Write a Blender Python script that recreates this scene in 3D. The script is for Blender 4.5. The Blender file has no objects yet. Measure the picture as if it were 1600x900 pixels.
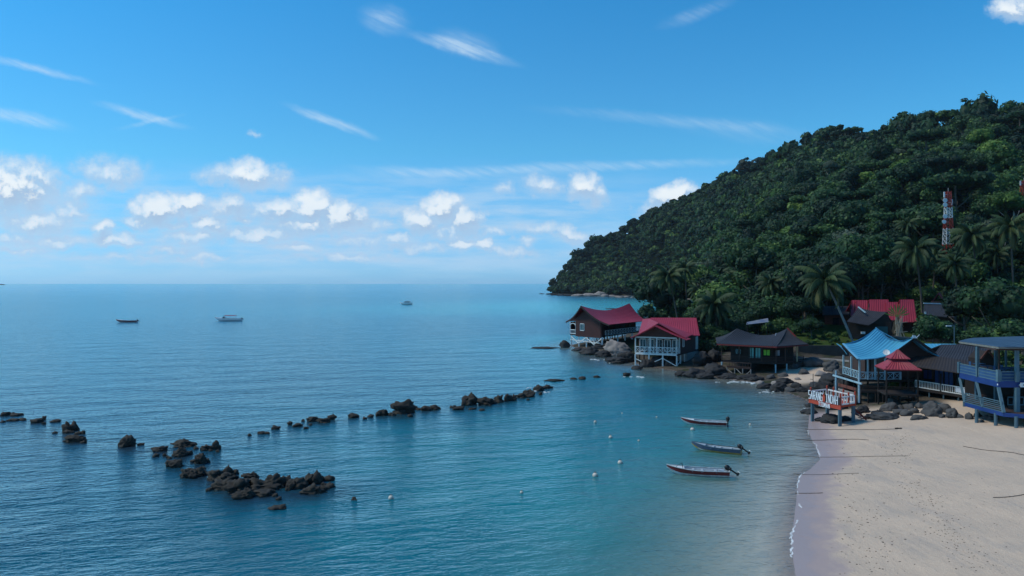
import bpy, math, random
import numpy as np
from mathutils import Vector, Matrix
R = math.radians
SC = bpy.context.scene
COL = SC.collection
F = 1142.0; HY = 443.0; CZ = 18.0          # focal length in photo pixels, horizon row, drone height
# ---------------------------------------------------------------- camera, sky, sun, exposure
cd = bpy.data.cameras.new('camera'); cam = bpy.data.objects.new('camera', cd); COL.objects.link(cam)
cam.location = (0, 0, CZ); cam.rotation_euler = (R(90), 0, 0)
cd.sensor_width = 36; cd.lens = F/1600*36; cd.shift_y = (HY-450)/1600
cd.clip_start = 0.5; cd.clip_end = 60000
SC.camera = cam
SUN_EL, SUN_AZ = 52, -90                   # sun high, to the left and a little behind
SUN_STR, SKY_STR, EXPO = 3.7, 0.10, -0.45
sd = bpy.data.lights.new('sun', 'SUN'); so = bpy.data.objects.new('sun', sd); COL.objects.link(so)
sd.energy = SUN_STR; sd.angle = R(14); sd.color = (1, .92, .76)
sdir = Vector((math.sin(R(SUN_AZ))*math.cos(R(SUN_EL)), math.cos(R(SUN_AZ))*math.cos(R(SUN_EL)), math.sin(R(SUN_EL))))
so.rotation_euler = sdir.to_track_quat('Z', 'Y').to_euler(); so.location = sdir*300
SC.view_settings.view_transform = 'Standard'; SC.view_settings.look = 'None'
SC.view_settings.gamma = 1; SC.view_settings.exposure = EXPO; SC.view_settings.use_curve_mapping = False
SC.render.engine = 'CYCLES'
SC.cycles.max_bounces = 6; SC.cycles.transparent_max_bounces = 8

class NT:
    def __init__(s, nt): s.nt = nt
    def n(s, t, props=None, **ins):
        nd = s.nt.nodes.new('ShaderNode'+t)
        for k, v in (props or {}).items(): setattr(nd, k, v)
        for k, v in ins.items():
            key = int(k[1:]) if k[0] == 'i' and k[1:].isdigit() else k.replace('_', ' ')
            sock = nd.inputs[key]
            if isinstance(v, bpy.types.NodeSocket): s.nt.links.new(v, sock)
            else: sock.default_value = v
        return nd
    def m(s, op, a, b=None, c=None):
        nd = s.nt.nodes.new('ShaderNodeMath'); nd.operation = op
        for i, v in enumerate((a, b, c)):
            if v is None: continue
            if isinstance(v, bpy.types.NodeSocket): s.nt.links.new(v, nd.inputs[i])
            else: nd.inputs[i].default_value = v
        return nd.outputs[0]
    def mix(s, f, a, b, kind='RGBA', blend='MIX'):
        nd = s.nt.nodes.new('ShaderNodeMix'); nd.data_type = kind
        if kind == 'RGBA': nd.blend_type = blend
        ia, ib = (6, 7) if kind == 'RGBA' else (2, 3)
        for i, v in ((0, f), (ia, a), (ib, b)):
            if isinstance(v, bpy.types.NodeSocket): s.nt.links.new(v, nd.inputs[i])
            else: nd.inputs[i].default_value = (tuple(v)+(1,) if isinstance(v, tuple) and len(v) == 3 else v)
        return nd.outputs[2 if kind == 'RGBA' else 0]
    def ramp(s, f, stops):
        nd = s.nt.nodes.new('ShaderNodeValToRGB'); e = nd.color_ramp.elements
        while len(e) < len(stops): e.new(.5)
        for el, (p, c) in zip(e, stops): el.position = p; el.color = tuple(c)+(1,)
        s.nt.links.new(f, nd.inputs[0]); return nd.outputs[0]
    def rng(s, v, a, b, c=0., d=1., smooth=False):
        nd = s.nt.nodes.new('ShaderNodeMapRange'); nd.clamp = True
        if smooth: nd.interpolation_type = 'SMOOTHSTEP'
        s.nt.links.new(v, nd.inputs[0])
        for i, x in enumerate((a, b, c, d)): nd.inputs[i+1].default_value = x
        return nd.outputs[0]
    def noise(s, vec, scale, detail=4., rough=.55, out='Fac', dist=0.):
        nd = s.n('TexNoise', None, Scale=scale, Detail=detail, Roughness=rough, Distortion=dist)
        if vec is not None: s.nt.links.new(vec, nd.inputs['Vector'])
        return nd.outputs[out]

# cumulus and cirrus laid out by direction of view from the ground: (x, y, rx, ry, tilt deg, strength)
CUM = [(15,292,80,48,0,1.),(60,350,60,22,0,.75),(175,268,66,28,5,.55),(130,300,40,24,0,.5),(385,274,66,24,0,.85),(30,262,60,22,0,.5),
 (248,325,42,24,0,1.25),(298,319,26,15,0,1.2),(362,322,36,20,0,.9),(325,350,30,14,0,.95),(435,332,44,24,0,.9),(485,322,34,24,0,1.2),(535,340,36,24,0,1.15),
 (490,352,80,18,0,.8),(180,372,46,11,0,.8),(155,358,20,9,0,.8),(300,374,70,12,0,.6),(410,368,90,13,0,.7),(95,378,60,13,0,.6),(20,372,50,12,0,.55),
 (690,324,32,24,0,1.15),(727,345,26,22,0,1.1),(655,346,30,22,0,1.),(700,362,60,14,0,.6),(725,378,22,9,0,.9),(755,382,17,9,0,1.05),
 (850,290,34,18,10,.6),(915,296,34,24,30,.85),(790,295,22,14,0,.45),(1050,306,38,18,-15,1.2),(1030,325,40,14,0,.6),(890,366,36,14,15,.75),(840,358,50,12,0,.5),
 (650,386,100,10,0,.5),(800,392,60,9,0,.55),(540,402,140,8,0,.45),(200,402,120,8,0,.4),(320,404,60,7,0,.5),(930,396,50,8,0,.5),(620,330,60,14,0,.35),
 (1585,10,34,22,10,.9),(560,378,90,14,0,.45),(402,210,14,6,0,.35),
 (110,330,36,16,0,.6),(215,345,30,12,0,.7),(270,352,26,10,0,.6),(590,352,34,13,0,.5),(620,372,30,9,0,.6),(460,388,50,8,0,.6),(270,392,60,8,0,.5),(770,360,26,10,0,.6),(820,376,22,8,0,.55),(380,346,26,9,0,.6),(40,392,50,8,0,.5)]
CIR = [(50,106,110,8,14,.5),(222,180,80,9,16,.6),(235,190,60,5,-12,.28),(30,183,90,14,12,.55),(518,190,84,9,20,.6),(722,76,100,13,16,.62),(725,68,60,24,12,.3),
 (600,30,44,26,10,.42),(880,262,340,10,-2,.42),(690,270,150,9,4,.22),(1090,20,70,14,-20,.22),(1050,188,230,12,5,.2),(1170,205,120,22,6,.16),(620,272,90,12,8,.15)]
w = bpy.data.worlds.new('World'); SC.world = w; w.use_nodes = True
w.cycles.sampling_method = 'MANUAL'; w.cycles.sample_map_resolution = 256
nt = w.node_tree; nt.nodes.clear(); g = NT(nt)
sky = g.n('TexSky', dict(sky_type='NISHITA', sun_disc=False, sun_elevation=R(SUN_EL), sun_rotation=R(SUN_AZ), altitude=0, air_density=1.0, dust_density=0.6, ozone_density=2.5))
tc = g.n('TexCoord').outputs['Generated']
sep = g.n('SeparateXYZ', None, i0=tc)
ay = g.m('MAXIMUM', g.m('ABSOLUTE', sep.outputs[1]), .02)
cx = g.m('MULTIPLY_ADD', g.m('DIVIDE', sep.outputs[0], ay), 11.42, 8.0)
cy = g.m('MULTIPLY_ADD', g.m('DIVIDE', sep.outputs[2], ay), -11.42, 4.43)
P0 = g.n('CombineXYZ', None, i0=cx, i1=cy).outputs[0]
# density group
gt = bpy.data.node_groups.new('cloud_density', 'ShaderNodeTree')
gt.interface.new_socket('P', in_out='INPUT', socket_type='NodeSocketVector')
gt.interface.new_socket('N', in_out='INPUT', socket_type='NodeSocketVector')
gt.interface.new_socket('D', in_out='OUTPUT', socket_type='NodeSocketFloat')
q = NT(gt); gi = gt.nodes.new('NodeGroupInput'); go = gt.nodes.new('NodeGroupOutput')
n1 = gi.outputs[1]
pw = q.n('VectorMath', dict(operation='MULTIPLY_ADD'), i0=n1, i1=(.62, .40, 0), i2=gi.outputs[0]).outputs[0]
pw = q.n('VectorMath', dict(operation='SUBTRACT'), i0=pw, i1=(.31, .20, 0)).outputs[0]
acc = None
for (x, y, rx, ry, a, st) in CUM:
    pv = pw if acc is None else q.n('VectorMath', dict(operation='MULTIPLY_ADD'), i0=acc, i1=(1e-7, 1e-7, 0), i2=pw).outputs[0]
    mp = q.n('Mapping', dict(vector_type='TEXTURE'), Vector=pv, Location=(x/100, y/100, 0), Rotation=(0, 0, R(a)), Scale=(rx/100, ry/100, 1)).outputs[0]
    ln = q.n('VectorMath', dict(operation='LENGTH'), i0=mp).outputs['Value']
    v = q.rng(ln, 1.45, 0.15, 0, st)
    acc = v if acc is None else q.m('SMOOTH_MAX', acc, v, .05)
fb = q.noise(gi.outputs[0], 4.6, 6, .62)
fine = q.m('MULTIPLY', q.m('SUBTRACT', fb, .5), 1.9)
dn = q.m('MULTIPLY', acc, q.m('ADD', 1., fine))
gt.links.new(dn, go.inputs[0])
N1 = g.noise(P0, 2.4, 4, .62, 'Color')
def dens(p):
    nd = nt.nodes.new('ShaderNodeGroup'); nd.node_tree = gt; nt.links.new(p, nd.inputs[0]); nt.links.new(N1, nd.inputs[1]); return nd.outputs[0]
d0 = dens(P0)
P1 = g.n('VectorMath', dict(operation='ADD'), i0=P0, i1=(-.05, -.13, 0)).outputs[0]
P1 = g.n('VectorMath', dict(operation='MULTIPLY_ADD'), i0=d0, i1=(1e-7, 1e-7, 0), i2=P1).outputs[0]
d1 = dens(P1)
ca = g.rng(d0, .18, 1.0, 0, .9, True)
lit = g.rng(g.m('SUBTRACT', d0, g.m('MULTIPLY', d1, .9)), -.06, .34, 0, 1, True)
# streaky thin layer near the horizon
st_p = g.n('VectorMath', dict(operation='MULTIPLY'), i0=P0, i1=(.55, 3.2, 1)).outputs[0]
sn = g.noise(st_p, 1.4, 5, .58)
band = g.m('MULTIPLY', g.rng(cy, 2.4, 3.4, 0, 1, True), g.rng(cy, 4.43, 3.95, .25, 1, True))
thin = g.m('MULTIPLY', g.m('MULTIPLY', g.rng(sn, .32, .70, .08, .74, True), band), g.rng(cx, 11.5, 7.5, .3, 1, True))
# cirrus
cn = N1
fs_ = g.n('VectorMath', dict(operation='MULTIPLY'), i0=g.n('VectorRotate', dict(rotation_type='Z_AXIS'), Vector=P0, Angle=R(-24)).outputs[0], i1=(1.2, 9, 1)).outputs[0]
fb2 = g.rng(g.noise(fs_, 1.3, 4, .6), .3, .65, .35, 1.3)
pc = g.n('VectorMath', dict(operation='MULTIPLY_ADD'), i0=cn, i1=(.25, .12, 0), i2=P0).outputs[0]
pc = g.n('VectorMath', dict(operation='SUBTRACT'), i0=pc, i1=(.125, .06, 0)).outputs[0]
ci = None
for (x, y, rx, ry, a, s_) in CIR:
    pv = pc if ci is None else g.n('VectorMath', dict(operation='MULTIPLY_ADD'), i0=ci, i1=(1e-7, 1e-7, 0), i2=pc).outputs[0]
    mp = g.n('Mapping', dict(vector_type='TEXTURE'), Vector=pv, Location=(x/100, y/100, 0), Rotation=(0, 0, R(a)), Scale=(rx/100, ry/100, 1)).outputs[0]
    ln = g.n('VectorMath', dict(operation='LENGTH'), i0=mp).outputs['Value']
    v = g.rng(ln, 1.15, 0., 0, s_*.8, True)
    ci = v if ci is None else g.m('ADD', ci, v)
ci = g.m('MINIMUM', g.m('MULTIPLY', ci, fb2), .6)
skyc = g.n('Gamma', None, Color=sky.outputs[0], Gamma=1.0).outputs[0]
# keep the blue of clear tropical air down to the horizon
elev = g.rng(cy, -1.0, 4.43, 0, 1)
tint = g.ramp(elev, [(0, (.100, .47, .67)), (.2, (.112, .50, .685)), (.62, (.178, .51, .65)), (.83, (.205, .47, .72)), (.93, (.215, .47, .86)), (1, (.245, .54, 1.05))])
skyc = g.n('VectorMath', dict(operation='MULTIPLY'), i0=skyc, i1=tint).outputs[0]
skyc = g.n('VectorMath', dict(operation='SCALE'), i0=skyc, Scale=3.22).outputs[0]
ccol = g.mix(lit, (5.6, 7.6, 10.2), (12.6, 13.4, 13.8))
ccol = g.mix(g.rng(cy, 3.0, 4.2, 0, .45), ccol, (5.6, 8.6, 12.2))
full = g.mix(thin, skyc, (7.0, 9.6, 12.4))
full = g.mix(ci, full, (8.4, 10.8, 13.))
full = g.mix(g.rng(d0, .07, .45, 0, .6, True), full, (6.6, 9.0, 11.8))
full = g.mix(ca, full, ccol)
bg = g.n('Background', None, Color=full, Strength=SKY_STR)
wo = nt.nodes.new('ShaderNodeOutputWorld'); nt.links.new(bg.outputs[0], wo.inputs[0])

# ---------------------------------------------------------------- helpers
def at(px, py, d): return Vector(((px-800)/F*d, d, CZ-(py-HY)/F*d))
def gz(px, py, z=0.):                          # the point at height z seen at a photo pixel
    d = F*(CZ-z)/(py-HY); return Vector(((px-800)/F*d, d, z))

def mat(name, c1, c2=None, scale=2., rough=.7, bump=0., bscale=None, metal=0., stripes=None, spec=.4, detail=5, streak=None):
    m = bpy.data.materials.new(name); m.use_nodes = True; t = m.node_tree; t.nodes.clear(); k = NT(t)
    tc = k.n('TexCoord').outputs['Object']
    c2 = c2 or tuple(x*.72 for x in c1)
    vec = tc
    if streak: vec = k.n('VectorMath', dict(operation='MULTIPLY'), i0=tc, i1=streak).outputs[0]
    nf = k.rng(k.noise(vec, scale, detail, .6), .3, .7)
    col = k.mix(nf, c1, c2)
    h = k.noise(tc, bscale or scale*4, 5, .6)
    hh = h
    if stripes:                                # ribs of roof sheeting / boards, along U of the UV map
        uv = k.n('UVMap').outputs[0]
        sx = k.n('SeparateXYZ', None, i0=uv).outputs[0]
        wv = k.m('SINE', k.m('MULTIPLY', sx, 6.2832/stripes))
        col = k.mix(k.rng(wv, -.2, 1., .0, .28), col, tuple(x*.45 for x in c1))
        hh = k.m('ADD', k.m('MULTIPLY', wv, 1.2), h)
    b = k.n('BsdfPrincipled', None, Base_Color=col, Roughness=rough, Metallic=metal)
    b.inputs['Specular IOR Level'].default_value = spec
    if bump:
        bn = k.n('Bump', None, Strength=min(1., bump), Distance=.05, Height=hh); t.links.new(bn.outputs[0], b.inputs['Normal'])
    o = t.nodes.new('ShaderNodeOutputMaterial'); t.links.new(b.outputs[0], o.inputs[0])
    return m

def tag(o, label=None, cat=None, group=None, kind=None):
    if label: o['label'] = label
    if cat: o['category'] = cat
    if group: o['group'] = group
    if kind: o['kind'] = kind
    return o
WL = {}
def empty(name, loc, label, cat, group=None, rz=0.):
    o = bpy.data.objects.new(name, None); COL.objects.link(o); o.location = loc; o.rotation_euler.z = rz
    o.empty_display_size = .5
    WL[o.name] = Vector(loc)
    return tag(o, label, cat, group)

class MB:
    def __init__(s): s.v = []; s.f = []; s.uv = {}
    def add(s, vs, fs, uvs=None):
        o = len(s.v); s.v += [tuple(p) for p in vs]
        for i, f in enumerate(fs):
            if uvs and uvs[i]: s.uv[len(s.f)] = uvs[i]
            s.f.append(tuple(j+o for j in f))
        return s
    def hexa(s, b4, t4):                       # bottom and top quads
        return s.add(list(b4)+list(t4), [(3,2,1,0),(4,5,6,7),(0,1,5,4),(1,2,6,5),(2,3,7,6),(3,0,4,7)])
    def box(s, c, sz, rz=0.):
        x, y, z = (a/2 for a in sz); c = Vector(c); m = Matrix.Rotation(rz, 3, 'Z')
        P = lambda a, b, d: c+m@Vector((a, b, d))
        return s.hexa([P(-x,-y,-z),P(x,-y,-z),P(x,y,-z),P(-x,y,-z)], [P(-x,-y,z),P(x,-y,z),P(x,y,z),P(-x,y,z)])
    def beam(s, p, q, w, h=None):
        p = Vector(p); q = Vector(q); h = h or w; d = (q-p).normalized()
        up = Vector((0,0,1)) if abs(d.z) < .95 else Vector((0,1,0))
        a = d.cross(up).normalized()*w/2; b = a.cross(d).normalized()*h/2
        return s.hexa([p-a-b,p+a-b,p+a+b,p-a+b], [q-a-b,q+a-b,q+a+b,q-a+b])
    def wall(s, p, q, z0, z1, t=.15):          # upright slab on the line p-q
        p = Vector((p[0],p[1],0)); q = Vector((q[0],q[1],0)); d = (q-p).normalized(); n = Vector((-d.y,d.x,0))*t/2
        Z = lambda v, z: Vector((v.x,v.y,z))
        return s.hexa([Z(p-n,z0),Z(q-n,z0),Z(q+n,z0),Z(p+n,z0)], [Z(p-n,z1),Z(q-n,z1),Z(q+n,z1),Z(p+n,z1)])
    def poly(s, pts, off):                     # prism: polygon pushed along off
        pts = [Vector(p) for p in pts]; off = Vector(off); n = len(pts)
        fs = [tuple(range(n))[::-1], tuple(range(n, 2*n))]+[(i,(i+1)%n,n+(i+1)%n,n+i) for i in range(n)]
        return s.add(pts+[p+off for p in pts], fs)
    def tube(s, pts, rs, n=8, cap=True):
        pts = [Vector(p) for p in pts]; vs = []; fs = []
        if not hasattr(rs, '__len__'): rs = [rs]*len(pts)
        for i, p in enumerate(pts):
            d = (pts[min(i+1,len(pts)-1)]-pts[max(i-1,0)]).normalized()
            up = Vector((0,0,1)) if abs(d.z) < .9 else Vector((0,1,0))
            a = d.cross(up).normalized(); b = a.cross(d).normalized()
            for k in range(n):
                t = 2*math.pi*k/n; vs.append(p+(a*math.cos(t)+b*math.sin(t))*rs[i])
        for i in range(len(pts)-1):
            for k in range(n): fs.append((i*n+k, i*n+(k+1)%n, (i+1)*n+(k+1)%n, (i+1)*n+k))
        if cap: fs += [tuple(range(n))[::-1], tuple(range((len(pts)-1)*n, len(pts)*n))]
        return s.add(vs, fs)
    def sheet(s, grid, t=.12):                 # rows (down the slope) of points (along the ridge); thickened
        ni, nj = len(grid), len(grid[0]); G = [[Vector(p) for p in r] for r in grid]
        vs = [p for r in G for p in r]; n = len(vs); vs += [p-Vector((0,0,t)) for p in vs]
        U = [0.]
        for j in range(1, nj): U.append(U[-1]+max((G[i][j]-G[i][j-1]).length for i in (0, ni-1)))
        V = [0.]
        for i in range(1, ni): V.append(V[-1]+(G[i][nj//2]-G[i-1][nj//2]).length)
        fs = []; uv = []
        for i in range(ni-1):
            for j in range(nj-1):
                a, b, c, d = i*nj+j, i*nj+j+1, (i+1)*nj+j+1, (i+1)*nj+j
                q = [(U[j],V[i]),(U[j+1],V[i]),(U[j+1],V[i+1]),(U[j],V[i+1])]
                fs.append((d,c,b,a)); uv.append(q[::-1]); fs.append((a+n,b+n,c+n,d+n)); uv.append(q)
        ed = [(0*nj+j, 0*nj+j+1) for j in range(nj-1)]+[((ni-1)*nj+j+1, (ni-1)*nj+j) for j in range(nj-1)]
        ed += [((i+1)*nj, i*nj) for i in range(ni-1)]+[(i*nj+nj-1, (i+1)*nj+nj-1) for i in range(ni-1)]
        for a, b in ed: fs.append((a,b,b+n,a+n)); uv.append(None)
        return s.add(vs, fs, uv)
    def build(s, name, m, parent=None, smooth=False, label=None):
        o0 = WL[parent.name] if (parent is not None and parent.name in WL) else Vector((0,0,0))
        me = bpy.data.meshes.new(name)
        me.from_pydata([(p[0]-o0.x,p[1]-o0.y,p[2]-o0.z) for p in s.v], [], s.f)
        if s.uv:
            ul = me.uv_layers.new(name='UVMap')
            for pi, cs in s.uv.items():
                for li, c in zip(me.polygons[pi].loop_indices, cs): ul.data[li].uv = c
        if m: me.materials.append(m)
        if smooth: me.polygons.foreach_set('use_smooth', [True]*len(me.polygons))
        o = bpy.data.objects.new(name, me); COL.objects.link(o)
        if parent is not None: o.parent = parent; WL[o.name] = o0
        if label: o['label'] = label
        return o
def lerp(a, b, t): return Vector(a)*(1-t)+Vector(b)*t
def polyline(pts, n):                          # n points evenly along a polyline
    pts = [Vector(p) for p in pts]; L = [0.]
    for a, b in zip(pts, pts[1:]): L.append(L[-1]+(b-a).length)
    out = []
    for i in range(n):
        t = L[-1]*i/(n-1); k = 0
        while k < len(pts)-2 and L[k+1] < t: k += 1
        out.append(lerp(pts[k], pts[k+1], (t-L[k])/max(1e-6, L[k+1]-L[k])))
    return out
def smoothline(pts, n):
    pts = [Vector(p) for p in pts]; P = [pts[0]]+pts+[pts[-1]]; out = []
    for i in range(n):
        t = (len(pts)-1)*i/(n-1); k = min(int(t), len(pts)-2); u = t-k; a, b, c, d = P[k:k+4]
        out.append(.5*((2*b)+(c-a)*u+(2*a-5*b+4*c-d)*u*u+(3*b-a-3*c+d)*u**3))
    return out
def slope(top, bot, sag=.3, n=7, m=15, curved=True):
    T = smoothline(top, m) if curved else polyline(top, m); B = polyline(bot, m)
    return [[lerp(T[j], B[j], i/(n-1))-Vector((0,0,sag*math.sin(math.pi*i/(n-1)))) for j in range(m)] for i in range(n)]
def tri_mesh(name, V, T, m, attr=None, smooth=False):
    me = bpy.data.meshes.new(name); me.vertices.add(len(V)); me.vertices.foreach_set('co', np.asarray(V, np.float32).ravel())
    me.loops.add(len(T)*3); me.loops.foreach_set('vertex_index', np.asarray(T, np.int32).ravel())
    me.polygons.add(len(T)); me.polygons.foreach_set('loop_start', np.arange(0, len(T)*3, 3, dtype=np.int32))
    me.polygons.foreach_set('loop_total', np.full(len(T), 3, np.int32))
    if smooth: me.polygons.foreach_set('use_smooth', np.ones(len(T), bool))
    me.update(calc_edges=True)
    for k, a in (attr or {}).items():
        at_ = me.attributes.new(k, 'FLOAT', 'POINT'); at_.data.foreach_set('value', np.asarray(a, np.float32))
    if m: me.materials.append(m)
    return me
def grid_mesh(name, X, Y, Z, m, attr=None, smooth=True):
    ni, nj = X.shape; V = np.stack([X, Y, Z], -1).reshape(-1, 3)
    i, j = np.meshgrid(np.arange(ni-1), np.arange(nj-1), indexing='ij')
    a = (i*nj+j).ravel(); b = a+1; c = a+nj+1; d = a+nj
    Q = np.stack([a, b, c, d], 1)
    me = bpy.data.meshes.new(name); me.vertices.add(len(V)); me.vertices.foreach_set('co', V.astype(np.float32).ravel())
    me.loops.add(len(Q)*4); me.loops.foreach_set('vertex_index', Q.astype(np.int32).ravel())
    me.polygons.add(len(Q)); me.polygons.foreach_set('loop_start', np.arange(0, len(Q)*4, 4, dtype=np.int32))
    me.polygons.foreach_set('loop_total', np.full(len(Q), 4, np.int32)); me.polygons.foreach_set('use_smooth', np.ones(len(Q), bool))
    me.update(calc_edges=True)
    for k, v in (attr or {}).items():
        at_ = me.attributes.new(k, 'FLOAT', 'POINT'); at_.data.foreach_set('value', np.asarray(v, np.float32).ravel())
    me.materials.append(m)
    return me
def link(name, me, parent=None):
    o = bpy.data.objects.new(name, me); COL.objects.link(o)
    if parent is not None: o.parent = parent
    return o

# ---------------------------------------------------------------- land form
SHORE = [(9,-60),(10.5,10),(13.5,30),(17.5,45.1),(19.3,50.5),(21.5,55.7),(23.6,60.6),(24.9,63.8),(26.9,68.3),(29.1,71.1),(31.5,74.7),(33.65,80.9),(34.7,84.6),(36.4,89.8),(40.4,99.3),(43.5,106),(45.5,113),(45.6,124),(44.6,133.5),
 (38.5,139.8),(34,150),(28.4,162),(26,178),(23.5,195.8),(17.5,207),(17,213),(24,228),(36,246),(52,290),(68,345),(92,420),(140,600),(188,850),(205,1000),(200,1070),
 (180,1085),(140,1075),(95,1160),(58,1270),(66,1330),(110,1420),(300,1650),(1500,2200),(3200,2200),(3200,-60)]
SP = np.array(SHORE, float)
def sdist(X, Y):
    sh = X.shape; P = np.stack([X.ravel(), Y.ravel()], 1); D = np.full(len(P), 1e9); ins = np.zeros(len(P), bool)
    n = len(SP)
    for i in range(n):
        a, b = SP[i], SP[(i+1) % n]; e = b-a
        t = np.clip(((P-a)@e)/(e@e), 0, 1); d = np.hypot(*(P-a-t[:, None]*e).T); D = np.minimum(D, d)
        c = ((a[1] > P[:, 1]) != (b[1] > P[:, 1]))
        xi = a[0]+(P[:, 1]-a[1])/(e[1] if abs(e[1]) > 1e-9 else 1e-9)*e[0]
        ins ^= c & (P[:, 0] < xi)
    return np.where(ins, D, -D).reshape(sh)
def smooth(t): t = np.clip(t, 0, 1); return t*t*(3-2*t)
K_PX = [700,850,1000,1050,1100,1160,1240,1600,2200]
K_D0 = [1300,1285,1050,640,350,220,160,160,140]
R_PX = [700,850,1000,1150,1300,1450,1600,2200]
R_D = [1330,1330,1230,960,730,570,490,420]
S_PX = [800,845,855,880,900,950,1000,1050,1100,1150,1200,1250,1300,1350,1400,1450,1500,1550,1600,1800,2200]
S_PY = [446,444,436,415,397,366,340,316,296,272,246,226,210,203,188,178,176,170,168,160,150]
def terrain(X, Y):
    X = np.asarray(X, float); Y = np.asarray(Y, float)
    s = sdist(X, Y); d = np.maximum(Y, 1.); px = 800+F*X/d
    land = np.minimum(.1*s, 2.5+0*s)
    land = np.where(s < 0, np.maximum(-7, s*.045-.00*s), land)
    step = smooth((d-156.3)/.9)*2.0*smooth((px-1225)/20)
    z0 = land+np.where(s > 0, step*smooth(s/10), 0)
    D0 = np.interp(px, K_PX, K_D0); RD = np.interp(px, R_PX, R_D)
    RH = (HY-np.interp(px, S_PX, S_PY))/F*RD+CZ-15
    t = (d-D0)/np.maximum(40, RD-D0)
    h = np.maximum(RH-z0, 0)*np.where(t < 1, np.clip(t, 0, 1)**1.3, 1-.35*np.clip(t-1, 0, 2))
    gul = (np.sin(X*.021+Y*.008)+np.sin(X*.043-Y*.019+2)+.7*np.sin(X*.09+Y*.05))*4.5*np.clip(t*(1.25-t)*2.2, 0, 1)
    h = np.where(s > 0, (h+gul)*smooth(s/45)*(t > 0), 0)
    sm = (np.sin(X*.9+Y*.35)+np.sin(X*.37-Y*.8+1))*.035*np.clip(s/6, 0, 1)
    return z0+h+sm
def tz(x, y): return float(terrain(np.array([x]), np.array([y]))[0])
def tground(px, py, d0=38.):
    ds = np.exp(np.linspace(math.log(d0), math.log(1500), 2400)); X = (px-800)/F*ds
    z = terrain(X, ds); z = np.maximum(z, 0); ray = CZ-(py-HY)/F*ds
    k = np.argmax(ray <= z); return Vector((X[k], ds[k], z[k]))

# terrain sheet
th = np.concatenate([np.linspace(-60, 0, 30), np.linspace(0, 14, 70)[1:], np.linspace(14, 40, 260)[1:], np.linspace(40, 72, 50)[1:]])
rr = np.concatenate([np.linspace(2, 30, 12), np.exp(np.linspace(math.log(31), math.log(150), 200)), np.exp(np.linspace(math.log(150.5), math.log(165), 40)), np.exp(np.linspace(math.log(166), math.log(2400), 230))])
DD, TT = np.meshgrid(rr, np.tan(np.radians(th)), indexing='ij')
GX, GY = DD*TT, DD.copy(); GZ = terrain(GX, GY)
pxg = 800+F*GX/GY; sg = sdist(GX, GY)
zoneS = np.clip(1-smooth((GY-99)/5), 0, 1)                   # beach sand
sc2 = np.hypot((pxg-1258)/34, (GY-137)/9); zoneS = np.maximum(zoneS, smooth((1.35-sc2)*2)); zoneS = np.where(sg < 0, np.maximum(zoneS, np.where(GY < 105, 1, .6)), zoneS)
zoneG = smooth((GY-157.5)/1.5)*smooth((pxg-1220)/20)*smooth((205-GY)/12)         # lawn
m = bpy.data.materials.new('ground'); m.use_nodes = True; t = m.node_tree; t.nodes.clear(); k = NT(t)
geo = k.n('NewGeometry'); pos = geo.outputs['Position']; pz = k.n('SeparateXYZ', None, i0=pos).outputs[2]
aS = k.n('Attribute', dict(attribute_name='sand')).outputs['Fac']; aG = k.n('Attribute', dict(attribute_name='lawn')).outputs['Fac']
A0_ = k.n('Attribute', dict(attribute_name='forest')).outputs['Fac']; nA = k.noise(pos, .35, 6, .6); nB = k.noise(pos, 3.5, 6, .65); nC = k.noise(pos, 14., 4, .6)
sand = k.mix(k.rng(nA, .3, .7), (.565, .425, .315), (.485, .375, .285)); sand = k.mix(k.rng(nB, .45, .75, 0, .35), sand, (.60, .475, .36))
sand = k.mix(k.rng(k.noise(k.n('VectorMath', dict(operation='MULTIPLY'), i0=pos, i1=(.5, .16, 1)).outputs[0], 1., 5, .65), .50, .66, 0, .55, True), sand, (.40, .33, .275))
sand = k.mix(k.rng(nC, .60, .72, 0, .45), sand, (.24, .19, .16))
wl = k.m('ADD', pz, k.m('MULTIPLY', k.m('SUBTRACT', k.noise(pos, .55, 4, .55), .5), .34))
wet = k.rng(wl, .36, .20, 0, 1, True); wetsheen = k.rng(wl, .22, .08, 0, 1, True)
sand = k.mix(wet, sand, (.34, .265, .25)); sand = k.mix(k.rng(pz, -.01, -.09, 0, 1), sand, (.55, .49, .47))
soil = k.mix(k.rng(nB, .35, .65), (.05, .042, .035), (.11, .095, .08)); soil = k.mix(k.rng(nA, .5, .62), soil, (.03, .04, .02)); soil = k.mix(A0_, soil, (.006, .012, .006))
grass = k.mix(k.rng(nB, .3, .7), (.028, .052, .012), (.05, .08, .02)); grass = k.mix(k.rng(nA, .55, .7, 0, .6), grass, (.07, .055, .035))
c = k.mix(aG, k.mix(aS, soil, sand), grass)
b = k.n('BsdfPrincipled', None, Base_Color=c, Roughness=k.m('SUBTRACT', .95, k.m('MULTIPLY', k.m('MULTIPLY', wetsheen, aS), .62)))
t.links.new(k.m('ADD', .04, k.m('MULTIPLY', aS, .4)), b.inputs['Specular IOR Level'])
vor = k.n('TexVoronoi', dict(feature='SMOOTH_F1'), Vector=pos, Scale=2.3, Smoothness=.3).outputs['Distance']
trail = k.rng(k.noise(pos, .22, 3, .6), .48, .60, 0, 1, True)
pit = k.m('MULTIPLY', k.rng(vor, .0, .22, -1.4, 0, True), trail)
hgt = k.m('ADD', k.m('ADD', k.m('MULTIPLY', nB, 1.2), k.m('MULTIPLY', nC, .5)), pit)
hgt = k.m('ADD', hgt, k.m('MULTIPLY', k.noise(k.n('VectorMath', dict(operation='MULTIPLY'), i0=pos, i1=(.9, .25, 1)).outputs[0], 1., 4, .6), 2.5))
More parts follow.
